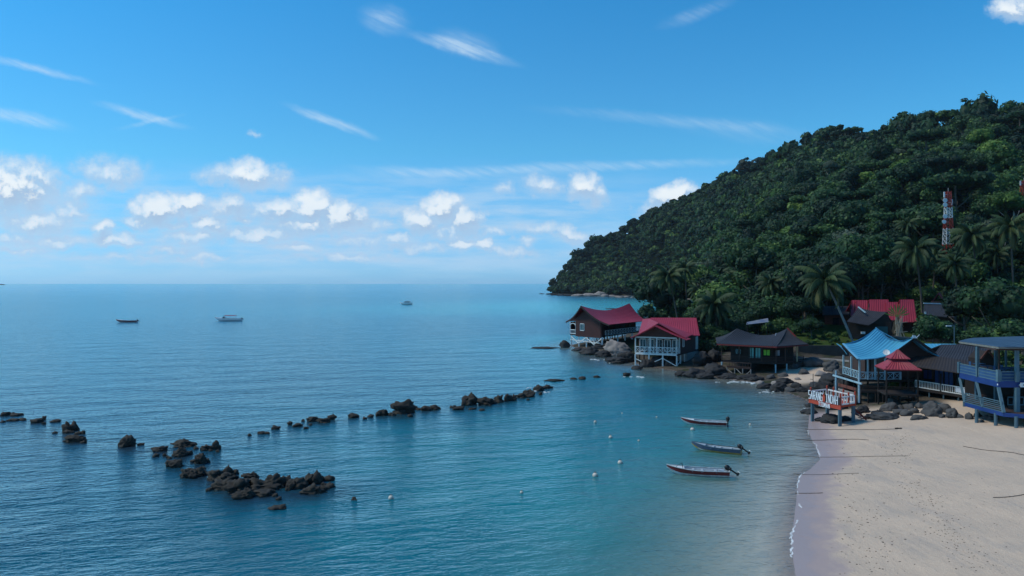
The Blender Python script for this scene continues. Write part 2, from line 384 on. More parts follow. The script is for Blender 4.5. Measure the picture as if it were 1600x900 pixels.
bn = k.n('Bump', None, Distance=.12, Height=hgt, Strength=k.m('SUBTRACT', .6, k.m('MULTIPLY', wet, .5))); t.links.new(bn.outputs[0], b.inputs['Normal'])
o = t.nodes.new('ShaderNodeOutputMaterial'); t.links.new(b.outputs[0], o.inputs[0])
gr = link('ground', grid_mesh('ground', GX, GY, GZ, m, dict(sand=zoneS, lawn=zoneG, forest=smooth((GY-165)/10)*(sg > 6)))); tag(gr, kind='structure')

# ---------------------------------------------------------------- sea
th2 = np.concatenate([np.linspace(-80, -38, 16), np.linspace(-38, 38, 240)[1:], np.linspace(38, 80, 16)[1:]])
r2 = np.concatenate([[1, 12, 25], np.exp(np.linspace(math.log(36), math.log(1500), 240)), np.exp(np.linspace(math.log(1600), math.log(45000), 14))])
DD, TT = np.meshgrid(r2, np.tan(np.radians(th2)), indexing='ij'); WX, WY = DD*TT, DD.copy()
pw_ = 800+F*WX/WY; sw = sdist(WX, WY)
depth = np.maximum(0, -sw*.045+.0)
depth = np.where(sw > 0, 0, depth)
# turquoise: pale sand shallows in the near bay and along the far headland
far_sh = np.exp(-((WY-610)/300)**2)*smooth((sw+430)/430)*1.1*(WY > 250)
near_sh = smooth((sw+24)/24)*(WY < 200)
mid_sh = smooth((sw+75)/75)*(WY < 260)
turq = np.clip(.95*far_sh*smooth((WY-300)/160)+.55*mid_sh+.25*np.exp(-((pw_-560)/330)**2)*np.exp(-((WY-90)/34)**2), 0, 1)
def ridge(pts, w):
    D = np.full(WX.shape, 1e9)
    for (x0, y0), (x1, y1) in zip(pts, pts[1:]):
        a = gz(x0, y0); b_ = gz(x1, y1); ex, ey = b_.x-a.x, b_.y-a.y
        tt = np.clip(((WX-a.x)*ex+(WY-a.y)*ey)/(ex*ex+ey*ey), 0, 1); D = np.minimum(D, np.hypot(WX-a.x-tt*ex, WY-a.y-tt*ey))
    return np.exp(-(D/w)**2)
reef = np.maximum(ridge([(-60,652),(60,662),(120,690),(200,700),(290,710),(330,745),(400,778),(520,768)], 3.2), .8*ridge([(330,700),(480,662),(620,650),(740,636),(860,606)], 2.6))
reef = np.maximum(reef, .8*ridge([(880,548),(960,572),(1100,597),(1200,612)], 5))
m = bpy.data.materials.new('sea_water'); m.use_nodes = True; t = m.node_tree; t.nodes.clear(); k = NT(t)
pos = k.n('NewGeometry').outputs['Position']
A = lambda s_: k.n('Attribute', dict(attribute_name=s_)).outputs['Fac']
patch = k.noise(k.n('VectorMath', dict(operation='MULTIPLY'), i0=pos, i1=(.02, .012, .02)).outputs[0], 1.0, 5, .6)
tq = k.m('ADD', A('turquoise'), k.m('MULTIPLY', k.m('SUBTRACT', patch, .5), .55))
patch2 = k.noise(pos, .11, 4, .6)
tq = k.m('ADD', tq, k.m('MULTIPLY', k.m('SUBTRACT', patch2, .5), .28))
body = k.ramp(tq, [(0, (.0012, .038, .078)), (.35, (.003, .098, .150)), (.7, (.010, .23, .25)), (1, (.045, .42, .39))])
nearb = k.mix(k.rng(patch2, .35, .65), (.15, .28, .235), (.075, .21, .19))
body = k.mix(k.m('MULTIPLY', A('nearshore'), .92), body, nearb)
body = k.mix(k.m('MULTIPLY', A('reef'), k.rng(patch2, .3, .6, .5, 1.)), body, (.012, .030, .050))
vs = lambda sx, sy: k.n('VectorMath', dict(operation='MULTIPLY'), i0=k.n('VectorRotate', dict(rotation_type='Z_AXIS'), Vector=pos, Angle=R(-14)).outputs[0], i1=(sx, sy, 1)).outputs[0]
w1 = k.noise(vs(.40, .85), 1., 3, .6, dist=.25); w2 = k.noise(vs(1.3, 2.3), 1., 4, .62, dist=.3); w3 = k.noise(vs(.06, .14), 1., 3, .5)
hh = k.m('ADD', k.m('ADD', k.m('MULTIPLY', w1, .40), k.m('MULTIPLY', w2, .20)), k.m('MULTIPLY', w3, 1.3))
calm = k.rng(A('nearshore'), 0, 1, 1., .45)
bn = k.n('Bump', None, Strength=k.m('MULTIPLY', calm, .72), Distance=1.0, Height=hh).outputs[0]
df = k.n('BsdfDiffuse', None, Color=body, Normal=bn).outputs[0]
tr = k.n('BsdfTransparent', None, Color=(.93, .97, .96, 1)).outputs[0]
opac = k.rng(A('depth'), .0, .62, .0, .98)
bd = k.n('MixShader', None, i0=opac, i1=tr, i2=df).outputs[0]
gl = k.n('BsdfGlossy', None, Color=(.76, 1., 1., 1), Roughness=.19, Normal=bn).outputs[0]
fr = k.n('Fresnel', None, IOR=1.42, Normal=bn).outputs[0]
fin = k.n('MixShader', None, i0=k.m('MINIMUM', k.m('MULTIPLY', fr, k.rng(fr, .08, .40, .22, 1.45)), .82), i1=bd, i2=gl).outputs[0]
o = t.nodes.new('ShaderNodeOutputMaterial'); t.links.new(fin, o.inputs[0])
wt = link('sea_water', grid_mesh('sea_water', WX, WY, np.zeros_like(WX), m, dict(depth=depth, turquoise=turq, nearshore=near_sh, reef=reef))); tag(wt, kind='structure')
# ---------------------------------------------------------------- materials
M = {}
M['redroof'] = mat('red_roof', (.33,.022,.045), (.25,.016,.033), .35, .55, .5, 3, stripes=.55)
M['redwood'] = mat('dark_red_boards', (.052,.013,.011), (.030,.009,.008), .8, .75, .5, 6, streak=(1,1,4))
M['pinkwood'] = mat('faded_red_boards', (.105,.045,.040), (.075,.034,.030), .8, .8, .4, 6, streak=(1,1,5))
M['white'] = mat('white_paint', (.70,.73,.72), (.52,.55,.55), 1.5, .6, .2)
M['glass'] = mat('dark_glass', (.02,.045,.055), (.012,.03,.04), .5, .12, 0, spec=.8)
M['dark'] = mat('dark_timber', (.022,.015,.013), (.014,.010,.009), 1.2, .8, .5, 8)
M['brown'] = mat('brown_boards', (.060,.033,.027), (.040,.024,.021), .8, .8, .4, 7, streak=(1,1,5))
M['slate'] = mat('dark_shingle_roof', (.030,.029,.036), (.018,.018,.024), .7, .7, .7, 5, stripes=.4)
M['trimred'] = mat('dark_red_trim', (.15,.014,.014), None, 2, .6)
M['blueroof'] = mat('blue_roof', (.085,.37,.56), (.065,.30,.47), .4, .45, .5, 3, stripes=.6)
M['bluelight'] = mat('pale_blue_paint', (.32,.46,.52), (.22,.34,.40), 1.5, .6, .2)
M['barpaint'] = mat('dull_blue_grey_paint', (.085,.16,.20), (.06,.12,.155), 1.5, .65, .3)
M['bluepost'] = mat('blue_grey_paint', (.065,.125,.165), (.045,.095,.125), 1.5, .65, .3)
M['blue'] = mat('deep_blue_paint', (.008,.042,.19), (.007,.032,.14), 1., .5, .2)
M['bluewall'] = mat('mid_blue_boards', (.018,.075,.19), (.013,.055,.14), 1., .6, .2)
M['sheetroof'] = mat('blue_grey_metal_sheets', (.028,.050,.085), (.075,.12,.18), .45, .42, .5, 2, stripes=.8, streak=(3,.3,1))
M['orange'] = mat('orange_red_paint', (.42,.055,.022), (.30,.04,.02), 2, .6, .2)
M['lettering'] = mat('white_letters', (.75,.78,.80), (.62,.66,.70), 3, .5)
M['concrete'] = mat('pale_concrete', (.32,.30,.28), (.20,.19,.18), 1, .9, .5)
M['stonewall'] = mat('dark_mossy_wall', (.055,.050,.046), (.030,.032,.028), .8, .9, .8, 4)
M['rock'] = mat('sea_rock', (.036,.031,.023), (.011,.010,.009), 1.3, .85, 1., 3.5)
M['boulder'] = mat('grey_boulder', (.085,.082,.080), (.040,.040,.042), .7, .85, .9, 3)
M['granite'] = mat('pale_granite', (.30,.26,.235), (.16,.14,.13), .5, .85, .8, 2)
M['darkrock'] = mat('dark_boulder', (.026,.025,.026), (.012,.012,.013), .7, .8, .9, 3)
M['pinkroof'] = mat('ribbed_red_gazebo_roof', (.33,.036,.052), (.27,.03,.043), .5, .5, .6, 3, stripes=.42)
M['hullred'] = mat('dark_red_hull_paint', (.17,.018,.020), None, 3, .35)
M['hullblue'] = mat('slate_blue_hull_paint', (.07,.09,.15), None, 3, .35)
M['hullwhite'] = mat('off_white_hull', (.82,.84,.84), (.7,.72,.72), 3, .4)
M['hullyellow'] = mat('ochre_hull_band', (.38,.25,.06), None, 3, .5)
M['hullworn'] = mat('worn_pale_hull', (.58,.61,.62), (.27,.28,.27), 3, .5)
M['bilge'] = mat('pale_grey_boat_inside', (.36,.42,.47), (.24,.29,.33), 2, .6)
M['black'] = mat('black_plastic', (.012,.012,.014), None, 3, .35)
M['bark'] = mat('grey_bark', (.13,.115,.095), (.07,.06,.05), 2, .9, .8, 6)
M['palebark'] = mat('pale_bark', (.38,.35,.31), (.24,.22,.19), 2, .9, .5)
M['towerred'] = mat('tower_red_paint', (.38,.04,.025), None, 2, .5)
M['towerwhite'] = mat('tower_white_paint', (.66,.68,.68), None, 2, .5)
M['teal'] = mat('teal_curtain', (.20,.56,.56), (.14,.44,.44), 2, .8)
M['green'] = mat('green_cloth', (.26,.72,.08), None, 3, .8)
M['cloth'] = mat('white_cloth', (.5,.56,.62), (.38,.44,.52), 4, .9)
M['eave'] = mat('dull_eave_paint', (.20,.20,.17), (.13,.13,.12))
M['cream'] = mat('cream_paint', (.52,.46,.28), None, 2, .7)
M['rope'] = mat('dark_rope', (.12,.10,.085), None, 5, .95)
M['foam'] = mat('sea_foam', (.78,.80,.80), None, 8, .9)
M['buoy'] = mat('weathered_white_float', (.60,.56,.50), (.35,.28,.22), 4, .6)
M['litter'] = mat('dark_beach_litter', (.045,.036,.03), None, 5, .95)
M['hut'] = mat('reddish_brown_hut_boards', (.16,.050,.032), (.11,.036,.024), .8, .8, .4, 6, streak=(1,1,5))
M['coconut'] = mat('orange_green_coconuts', (.28,.13,.03), (.14,.12,.03), 6, .7)
def leafmat(name, stops, obj_amt=.5):
    m = bpy.data.materials.new(name); m.use_nodes = True; t = m.node_tree; t.nodes.clear(); k = NT(t)
    a = k.n('Attribute', dict(attribute_name='tint')).outputs['Fac']
    rnd = k.n('ObjectInfo').outputs['Random']
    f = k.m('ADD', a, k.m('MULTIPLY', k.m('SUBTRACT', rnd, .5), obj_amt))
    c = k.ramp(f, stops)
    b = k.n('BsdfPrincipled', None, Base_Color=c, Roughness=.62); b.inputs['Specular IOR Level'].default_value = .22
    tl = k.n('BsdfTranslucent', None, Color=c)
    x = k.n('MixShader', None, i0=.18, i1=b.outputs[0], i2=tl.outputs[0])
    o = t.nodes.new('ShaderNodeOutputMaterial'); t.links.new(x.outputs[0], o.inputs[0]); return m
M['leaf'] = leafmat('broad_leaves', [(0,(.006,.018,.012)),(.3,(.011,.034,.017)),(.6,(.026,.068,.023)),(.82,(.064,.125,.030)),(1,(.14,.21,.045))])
M['palmleaf'] = leafmat('palm_leaves', [(0,(.010,.024,.013)),(.5,(.026,.055,.022)),(.85,(.075,.11,.038)),(1,(.13,.12,.045))], .25)
M['greyleaf'] = leafmat('grey_green_leaves', [(0,(.04,.06,.04)),(.6,(.09,.12,.075)),(1,(.18,.19,.13))])
M['paleleaf'] = leafmat('yellow_green_leaves', [(0,(.03,.07,.015)),(.6,(.085,.16,.03)),(1,(.20,.30,.06))])

ORD = ['first','second','third','fourth','fifth','sixth','seventh','eighth','ninth','tenth','eleventh','twelfth','thirteenth','fourteenth','fifteenth','sixteenth','seventeenth','eighteenth','nineteenth']
def ordn(i):                                  # 0 -> first
    if i < 19: return ORD[i]
    n = i+1; tens = {2:'twent',3:'thirt',4:'fort',5:'fift'}[n//10]
    return tens+'ieth' if n % 10 == 0 else tens+'y-'+ORD[n % 10-1]

# ---------------------------------------------------------------- building pieces
def lattice(mb, p, q, h, n, w=.07):            # white rail with crossed bars between p and q (deck level points)
    p = Vector(p); q = Vector(q); u = Vector((0,0,h)); lo = Vector((0,0,.12))
    mb.beam(p+u, q+u, w*1.4); mb.beam(p+lo, q+lo, w*1.2)
    for i in range(n+1):
        a = lerp(p, q, i/n); mb.beam(a+lo+Vector((0,0,.05)), a+u-Vector((0,0,.05)), w*1.3)
        if i < n:
            b = lerp(p, q, (i+1)/n); mb.beam(a+lo, b+u, w*.8, w*.6); mb.beam(a+u, b+lo, w*.8, w*.55)
def slats(mb, p, q, h, n, w=.05, horiz=False):
    p = Vector(p); q = Vector(q); u = Vector((0,0,h)); lo = Vector((0,0,.12))
    mb.beam(p+u, q+u, w*1.8); mb.beam(p+lo, q+lo, w*1.8)
    if horiz:
        for i in range(1, n): z = Vector((0,0,.12+(h-.12)*i/n)); mb.beam(p+z, q+z, w*1.5)
        mb.beam(p+lo+Vector((0,0,w)), p+u-Vector((0,0,w)), w*2.); mb.beam(q+lo+Vector((0,0,w)), q+u-Vector((0,0,w)), w*2.)
    else:
        for i in range(n+1): a = lerp(p, q, i/n); mb.beam(a+lo+Vector((0,0,w)), a+u-Vector((0,0,w)), w)
def gable_roof(mb, r0, r1, eA, eB, horn=.0, sag=.3, t=.14, m=13):
    """r0,r1 ridge ends; eA=(front eave at r0, at r1), eB=(back eave at r0, at r1)"""
    r0 = Vector(r0); r1 = Vector(r1); pts = [lerp(r0, r1, u)-Vector((0,0,horn*(1-abs(2*u-1)**1.7))) for u in np.linspace(0, 1, 7)]
    for e, flip in ((eA, 0), (eB, 1)):
        e0, e1 = Vector(e[0]), Vector(e[1])
        g_ = slope(pts, [e0, e1], sag, 7, m); mb.sheet(g_ if not flip else [r[::-1] for r in g_], t)
    return pts
def box_walls(mb, cs, z0, z1, t=.14, skip=()):
    n = len(cs)
    for i in range(n):
        if i in skip: continue
        a = Vector((cs[i][0], cs[i][1], 0)); b = Vector((cs[(i+1)%n][0], cs[(i+1)%n][1], 0)); d = (b-a).normalized()*(t/2+.002)
        mb.wall(a+d*(1 if i % 2 else -0.), b-d*(1 if i % 2 else 0.), z0, z1, t)
def window(parent, c, u, w, h, frame='white', pane='glass', name='window', arch=False):
    """frame with a pane, centred at c on a wall running along u"""
    c = Vector(c); u = Vector((u[0], u[1], 0)).normalized(); n = Vector((u.y, -u.x, 0))
    if n.y > 0: n = -n
    f = MB(); c = c+n*.135; a = u*w/2; z = Vector((0,0,h/2)); t = .1*min(1.6, max(w, h))
    f.beam(c-a-z, c-a+z, t); f.beam(c+a-z, c+a+z, t); f.beam(c-a+u*t/2+z, c+a-u*t/2+z, t); f.beam(c-a+u*t/2-z, c+a-u*t/2-z, t)
    if w > .9: f.beam(c-z+Vector((0,0,t/2)), c+z-Vector((0,0,t/2)), t*.6)
    fo = f.build(name, M[frame], parent)
    g_ = MB(); q = c-n*.02; g_.poly([q-a*.97-z*.97, q+a*.97-z*.97, q+a*.97+z*.97, q-a*.97+z*.97], n*-.04)
    g_.build('pane', M[pane], fo)
    return fo
def posts(parent, pts, z0, z1, r, m, name='stilt', n=8, square=True):
    for i, p in enumerate(pts):
        b = MB(); zb = z0(p[0], p[1]) if callable(z0) else z0
        if square: b.beam((p[0],p[1],zb), (p[0],p[1],z1), r*2)
        else: b.tube([(p[0],p[1],zb),(p[0],p[1],z1)], [r*1.1, r], n)
        b.build(name, M[m], parent)
ZB = lambda x, y: min(tz(x, y), 0)-.4 if tz(x, y) < .3 else tz(x, y)-.3

# ================================================================= HOUSE A : far red chalet block on stilts
def house_far():
    Fp = Vector((24.55,200,0)); L = Vector((16.65,209,0)); Rr = Vector((39.2,221.6,0)); B = L+Rr-Fp
    h = empty('stilt_house', (27,212,0), 'long dark red stilt house with swept horn-tipped red roof at the rocky point', 'house', 'red-roofed stilt houses over the water')
    zf = 3.64; zw = 7.0
    w_ = MB()
    # the front gable bay is closed, the long side has a set-back wall behind a veranda
    u = (Rr-Fp).normalized(); v = (L-Fp).normalized()
    V1 = Fp+u*1.0; back = v*2.2
    w_.wall(Fp+v*.3, L-v*2.2, zf-.6, zw+.3, .2)                       # gable face
    w_.wall(Fp+v*.12+u*.12, Fp+v*.12+u*2.0, zf-.6, zw, .2)
    w_.wall(Fp+back+u*2.0, Rr+back, zf, zw, .18); w_.wall(Rr+back, B, zf, zw, .18); w_.wall(B, L+u*.3, zf, zw, .18)
    gp = [Fp+Vector((0,0,zw+.3)), L-v*.4+Vector((0,0,zw+.3)), lerp(L,Fp,.5)+Vector((0,0,11.0))]
    w_.poly([lerp(Fp,L,.02)+Vector((0,0,zw+.3)), lerp(Fp,L,.9)+Vector((0,0,zw+.3)), lerp(L,Fp,.5)+Vector((0,0,10.9))], u*.2)
    w_.build('wall', M['redwood'], h)
    fl = MB(); fl.poly([Fp+Vector((0,0,zf)), Rr+Vector((0,0,zf)), B+Vector((0,0,zf)), L+Vector((0,0,zf))], (0,0,-.35)); fl.build('floor_deck', M['dark'], h)
    rf = MB(); r0 = at(907.7,477.5,203); r1 = at(983.6,473.8,227)
    gable_roof(rf, r0, r1, (at(952,507,196.5), at(1010,501,222)), (at(884.2,502,213), at(975,492,240)), horn=1.75, sag=.75)
    ro = rf.build('roof', M['redroof'], h, smooth=False)
    fa = MB(); a, b, c = at(907.7,478.5,202.8), at(952,508,196.3), at(884.2,503,212.8)
    for e in (b, c):
        P = [lerp(a, e, i/6)-Vector((0,0,.75*math.sin(math.pi*i/6)+.1)) for i in range(7)]
        for i in range(6): fa.beam(P[i], P[i+1], .12, .4)
    fa.build('bargeboard', M['dark'], h)
    ra = MB(); off = -v*.12; lattice(ra, Fp+u*2.0+off+Vector((0,0,zf)), Rr+off+Vector((0,0,zf)), 1.35, 13, .11); ra.build('railing', M['white'], h)
    fr = MB(); q = L-v*2.2
    fr.beam(L+Vector((0,0,zf)), L+Vector((0,0,zw)), .25); fr.beam(q+Vector((0,0,zf)), q+Vector((0,0,zw)), .22)
    for k_ in range(9):
        t0, t1 = math.pi*k_/9, math.pi*(k_+1)/9; c_ = lerp(L, q, .5); rr_ = (q-L).length/2
        f = lambda t_: c_+(L-q).normalized()*rr_*math.cos(t_)+Vector((0,0,zw-1.2+.9*math.sin(t_)))
        fr.beam(f(t0), f(t1), .16)
    slats(fr, L+Vector((0,0,zf)), q+Vector((0,0,zf)), 1.2, 6, .09)
    fr.build('veranda_arch', M['white'], h)
    window(h, lerp(Fp, L, .60)+Vector((0,0,zf+2.1)), L-Fp, 1.5, 1.9)
    for i in range(5):
        c_ = Fp+back+u*(4+i*4.6)+Vector((0,0,zf+1.5)); window(h, c_, u, 1.6, 2.4, 'brown', 'glass', 'door')
    pp = [Fp+u*2.1*i-v*.02 for i in range(0, 12, 2)]
    for i in range(6):
        p = Fp+u*(.3+i*4.8); b_ = MB(); b_.beam((p.x,p.y,ZB(p.x,p.y)), (p.x,p.y,zf-.35), .36); b_.build('stilt', M['white'], h)
    for i in range(1, 5):
        p = Fp+v*(i*2.9)+u*.2; b_ = MB(); b_.beam((p.x,p.y,-.6), (p.x,p.y,zf-.35), .32); b_.build('stilt', M['white'], h)
    for i in range(1, 5):
        for j in (1, 2):
            p = Fp+u*(i*5)+v*(j*4); b_ = MB(); b_.beam((p.x,p.y,ZB(p.x,p.y)), (p.x,p.y,zf-.35), .3); b_.build('stilt', M['dark'], h)
    br = MB()
    for i in range(4):
        p, q_ = Fp+v*(i*2.9), Fp+v*((i+1)*2.9); br.beam(p+Vector((0,0,zf-.7-(i%2)*1.8)), q_+Vector((0,0,zf-2.5+(i%2)*1.8)), .2)
    br.beam(Fp+v*.4+Vector((0,0,1.6)), L+Vector((0,0,2.0)), .16)
    br.beam(Fp+u*.3+Vector((0,0,1.2)), Fp+u*-2.6+v*2.+Vector((0,0,zf-.5)), .18)
    br.build('cross_brace', M['white'], h)
house_far()

# ================================================================= HOUSE B : nearer red house
def house_near():
    L = Vector((27.0,160,0)); Fp = Vector((35.2,156.2,0)); Rb = Vector((42.9,169.2,0)); B = L+Rb-Fp
    u = (Fp-L).normalized(); v = (Rb-Fp).normalized(); zf = 2.85; zw = 6.6; Z = lambda p, z: Vector((p.x,p.y,z))
    h = empty('stilt_house', (35,164,0), 'red-roofed stilt house with glazed gable porch and white lattice rail, nearer the beach', 'house', 'red-roofed stilt houses over the water')
    w_ = MB(); bk = v*2.3
    w_.wall(L+bk, Fp+bk, zf, zw, .16); w_.wall(Fp+bk+u*.0, Rb, zf-.2, zw-.2, .16); w_.wall(Rb, B, zf, zw, .16); w_.wall(B, L+bk, zf, zw, .16)
    w_.poly([Z(L+v*.3+u*.3, zw-.2), Z(Fp+v*.3-u*.3, zw-.2), Z(lerp(L,Fp,.5)+v*.3, 8.7)], v*.15)
    w_.build('wall', M['pinkwood'], h)
    fl = MB(); fl.poly([Z(L,zf), Z(Fp,zf), Z(Rb,zf), Z(B,zf)], (0,0,-.35)); fl.build('floor_deck', M['pinkwood'], h)
    hd = MB(); hd.beam(Z(L+v*.05,zw-.3), Z(Fp+v*.05,zw-.3), .14, .3); hd.beam(Z(L,zf-.15)-v*.12, Z(Fp,zf-.15)-v*.12, .12, .3); hd.build('porch_beam', M['white'], h)
    for i in range(4):
        p = lerp(L, Fp, i/3) if i not in (1,) else lerp(L, Fp, .36)
        if i == 2: continue
        b_ = MB(); b_.beam(Z(p+v*.05,zf+.002), Z(p+v*.05,zw-.46), .24); b_.build('porch_post', M['white'], h)
    p = lerp(L, Fp, .52); b_ = MB(); b_.beam(Z(p+v*.05,zf+.002), Z(p+v*.05,zw-.46), .26); b_.build('porch_post', M['white'], h)
    for k_ in (1.9,):
        b_ = MB(); b_.beam(Z(Fp+v*k_,zf+.002), Z(Fp+v*k_,zw-.3), .24); b_.build('porch_post', M['white'], h)
    ra = MB(); lattice(ra, Z(L,zf), Z(Fp,zf), 1.35, 9, .10); lattice(ra, Z(Fp+v*.15,zf), Z(Fp+v*2.2,zf), 1.35, 2, .10); ra.build('railing', M['white'], h)
    for i in range(5):
        c_ = lerp(L+bk, Fp+bk, .1+.2*i); window(h, Z(c_, zf+1.65), u, 1.35, 2.5, 'white', 'glass')
    window(h, Z(Fp+v*4.2, zf+2.2), v, 1.2, 1.7)
    window(h, Z(Rb-v*.9, zf+1.5), v, 1.3, 2.8, 'white', 'cream', 'door')
    # main roof: ridge across, cross gable over the porch
    rf = MB()
    r0 = at(1017,496.3,174); r1 = at(1088,496.5,174)
    gable_roof(rf, r0, r1, (at(1000,522.5,164), at(1093.5,524,162.5)), (at(1000,515,186), at(1092,512,186)), horn=.0, sag=.2)
    r2 = at(1004,498.6,182); r3 = at(1018,497.2,176)
    gable_roof(rf, r2, r3, (at(997,523,172), at(1004,522.5,166)), (r2+Vector((1,9,-3)), r3+Vector((1,9,-3))), sag=.15)
    g0 = at(1029,504.2,155.6); g1 = Vector((g0.x+1.2, 172, g0.z))
    gable_roof(rf, g0, g1, (at(987.5,526.5,158.5), at(1003,521,168)), (at(1071.6,527.8,152.6), at(1084,521.5,165)), sag=.1)
    rf.build('roof', M['redroof'], h)
    pf = MB(); g0 = at(1022.8,508.7,154.4); g1 = g0+v*3
    gable_roof(pf, g0, g1, (at(984.6,527.3,158.8), at(984.6,527.3,158.8)+v*3), (at(1073,531,151.6), at(1073,531,151.6)+v*3), sag=.1)
    pf.build('porch_roof', M['redroof'], h)
    for px_, j in ((993,0),(1014.5,1),(1036,2),(1058,3)):
        p = lerp(L, Fp, j/3); b_ = MB(); b_.beam(Z(p,-.7), Z(p,zf-.3), .26); b_.build('stilt', M['white'], h)
    for k_ in (2.6, 5.4, 8.4):
        for j in (0, .5, 1):
            p = lerp(L, Fp, j)+v*k_; b_ = MB(); b_.beam((p.x,p.y,ZB(p.x,p.y)), (p.x,p.y,zf-.35), .24); b_.build('stilt', M['white' if j == 1 else 'dark'], h)
    br = MB(); P = [lerp(L, Fp, j/3) for j in range(4)]
    br.beam(Z(P[0],1.6), Z(P[1],.3), .15); br.beam(Z(P[1],.5), Z(P[2],1.9), .15); br.beam(Z(P[2],1.9), Z(P[3],.3), .15); br.beam(Z(Fp+v*.3,.4), Z(Fp+v*2.6,1.2), .13)
    br.build('cross_brace', M['white'], h)
    ba = MB(); ba.poly([Z(Fp+v*6.2+u*.3,-.3), Z(Rb+u*.3,-.3), Z(Rb-u*2,-.3), Z(Fp+v*6.2-u*2,-.3)], (0,0,zf-.06)); ba.build('concrete_base', M['concrete'], h)
house_near()

# ================================================================= HOUSE C : dark bungalow
def bungalow():
    L = Vector((41.5,144.6,0)); Fp = Vector((50.6,140,0)); Rr = Vector((57.3,143.6,0)); B = Vector((52,153,0)); Z = lambda p, z: Vector((p.x,p.y,z))
    zf = 2.8; zw = 5.9
    h = empty('bungalow', (49,145,0), 'low dark wooden bungalow with black hipped roof and teal curtains among shore rocks', 'house')
    I = lambda p: lerp(p, (49.6,146,0), .24)
    w_ = MB(); cs = [I(L), I(Fp), I(Rr), B]
    for i in range(4): w_.wall(cs[i], cs[(i+1)%4], zf, zw, .16)
    w_.build('wall', M['dark'], h)
    fl = MB(); fl.poly([Z(L,zf), Z(Fp,zf), Z(Rr,zf), Z(B,zf)], (0,0,-.3)); fl.build('floor_deck', M['dark'], h)
    rf = MB(); rz = .6
    ridge = [at(1152,513.2,150), at(1168,519,150), at(1186,523.4,150), at(1206,523,149), at(1220,518,149), at(1230,513,149)]
    eL, eF, eR = at(1120,536.5,143), at(1214,541,137.3), at(1263,537.5,142.5)
    rf.sheet(slope(ridge, [eL, eF], .25, 7, 13), .14)
    rf.sheet(slope([ridge[-1], ridge[-1]+Vector((.05,.05,0))], [eF, eR], .5, 7, 9), .14)
    rf.sheet(slope([ridge[0]+Vector((0,.2,0)), ridge[0]], [Vector((44,158,6.3)), eL], .3, 7, 9), .14)
    rf.sheet(slope(ridge[::-1], [eR, Vector((58,157,6.3)), Vector((44,158,6.3))], .3, 7, 13), .14)
    rf.build('roof', M['slate'], h)
    tr = MB()
    for a, b in ((eL, eF), (eF, eR)): tr.beam(a-Vector((0,0,.2)), b-Vector((0,0,.2)), .1, .24)
    a = ridge[-1]; tr.beam(a, lerp(a, eR, .42)-Vector((0,0,.45)), .12, .3)
    tr.build('eave_trim', M['trimred'], h)
    for i, t_ in enumerate((0, .33, .52, .74, 1)):
        p = lerp(L, Fp, t_); b_ = MB(); b_.beam(Z(p,zf+.002), Z(p,zw+.1), .16); b_.build('veranda_post', M['brown'], h)
    for t_ in (.33, .75):
        p = lerp(Fp, Rr, t_); b_ = MB(); b_.beam(Z(p,zf+.002), Z(p,zw+.1), .18); b_.build('veranda_post', M['cream' if t_ > .5 else 'brown'], h)
    ra = MB(); slats(ra, Z(L,zf), Z(Fp,zf), .95, 3, .06, True); slats(ra, Z(Fp,zf), Z(Rr,zf), .95, 3, .06, True); ra.build('railing', M['brown'], h)
    u = (I(Fp)-I(L)).normalized(); n = Vector((u.y,-u.x,0)); s_ = I(L)
    Lw = (I(Fp)-I(L)).length
    for t_, w2, hh_, zc, mt, nm in ((.50,1.1,2.1,4.45,'teal','door'),(.66,1.1,2.1,4.45,'teal','door'),(.87,1.3,1.2,4.6,'green','window')):
        window(h, Z(s_+u*Lw*t_, zc), u, w2, hh_, 'dark', mt, nm)
    u2 = (I(Rr)-I(Fp)).normalized(); window(h, Z(I(Fp)+u2*1.3, 4.5), u2, 1.4, 1.2, 'dark', 'cloth'); window(h, Z(I(Fp)+u2*3.6, 4.5), u2, 1.0, 1.0, 'dark', 'glass')
    window(h, Z(s_+u*Lw*.18, 4.6), u, 1.2, 1.1, 'dark', 'glass')
    # lower side deck
    a = L+Vector((.6,-1.4,0)); b = lerp(L, Fp, .53)+Vector((-.4,-1.6,0)); v = Vector((.45,.89,0))
    d = MB(); d.poly([Z(a,1.75), Z(b,1.75), Z(b+v*1.9,1.75), Z(a+v*1.9,1.75)], (0,0,-.22)); slats(d, Z(a,1.75), Z(b,1.75), .9, 9, .07); d.build('lower_deck', M['brown'], h)
    br = MB()
    for i in range(4):
        p = lerp(a, b, i/3); br.beam(Z(p,-.6), Z(p,1.5), .16)
    br.beam(Z(a,1.3), Z(lerp(a,b,.3),.3), .12); br.beam(Z(lerp(a,b,.4),1.4), Z(lerp(a,b,.66),.3), .12); br.beam(Z(lerp(a,b,.75),.2), Z(b,1.3), .12)
    br.build('cross_brace', M['concrete'], h)
    for p, mt in ((lerp(L,Fp,.55),'brown'), (Fp-Vector((.1,0,0)),'bluelight'), (lerp(Fp,Rr,.38),'bluelight'), (Rr,'dark'), (L,'bluelight'), (lerp(L,B,.5),'dark'), (lerp(Rr,B,.5),'dark'), (lerp(L,Fp,.5)+Vector((1,3,0)),'dark')):
        b_ = MB(); b_.tube([(p.x,p.y,ZB(p.x,p.y)),(p.x,p.y,zf-.3)], .15, 8); b_.build('stilt', M[mt], h)
    ba = MB(); c_ = lerp(Fp, Rr, .75); ba.box((c_.x+.4,c_.y+1.8,1.6), (3.4,3.,2.2), .5); ba.build('concrete_base', M['stonewall'], h)
    an = MB(); p = at(1211.5,526,147); an.beam(p-Vector((.25,0,.5)), p+Vector((.15,0,.75)), .07); an.beam(p+Vector((-.6,0,-.25)), p+Vector((.3,0,-.1)), .05)
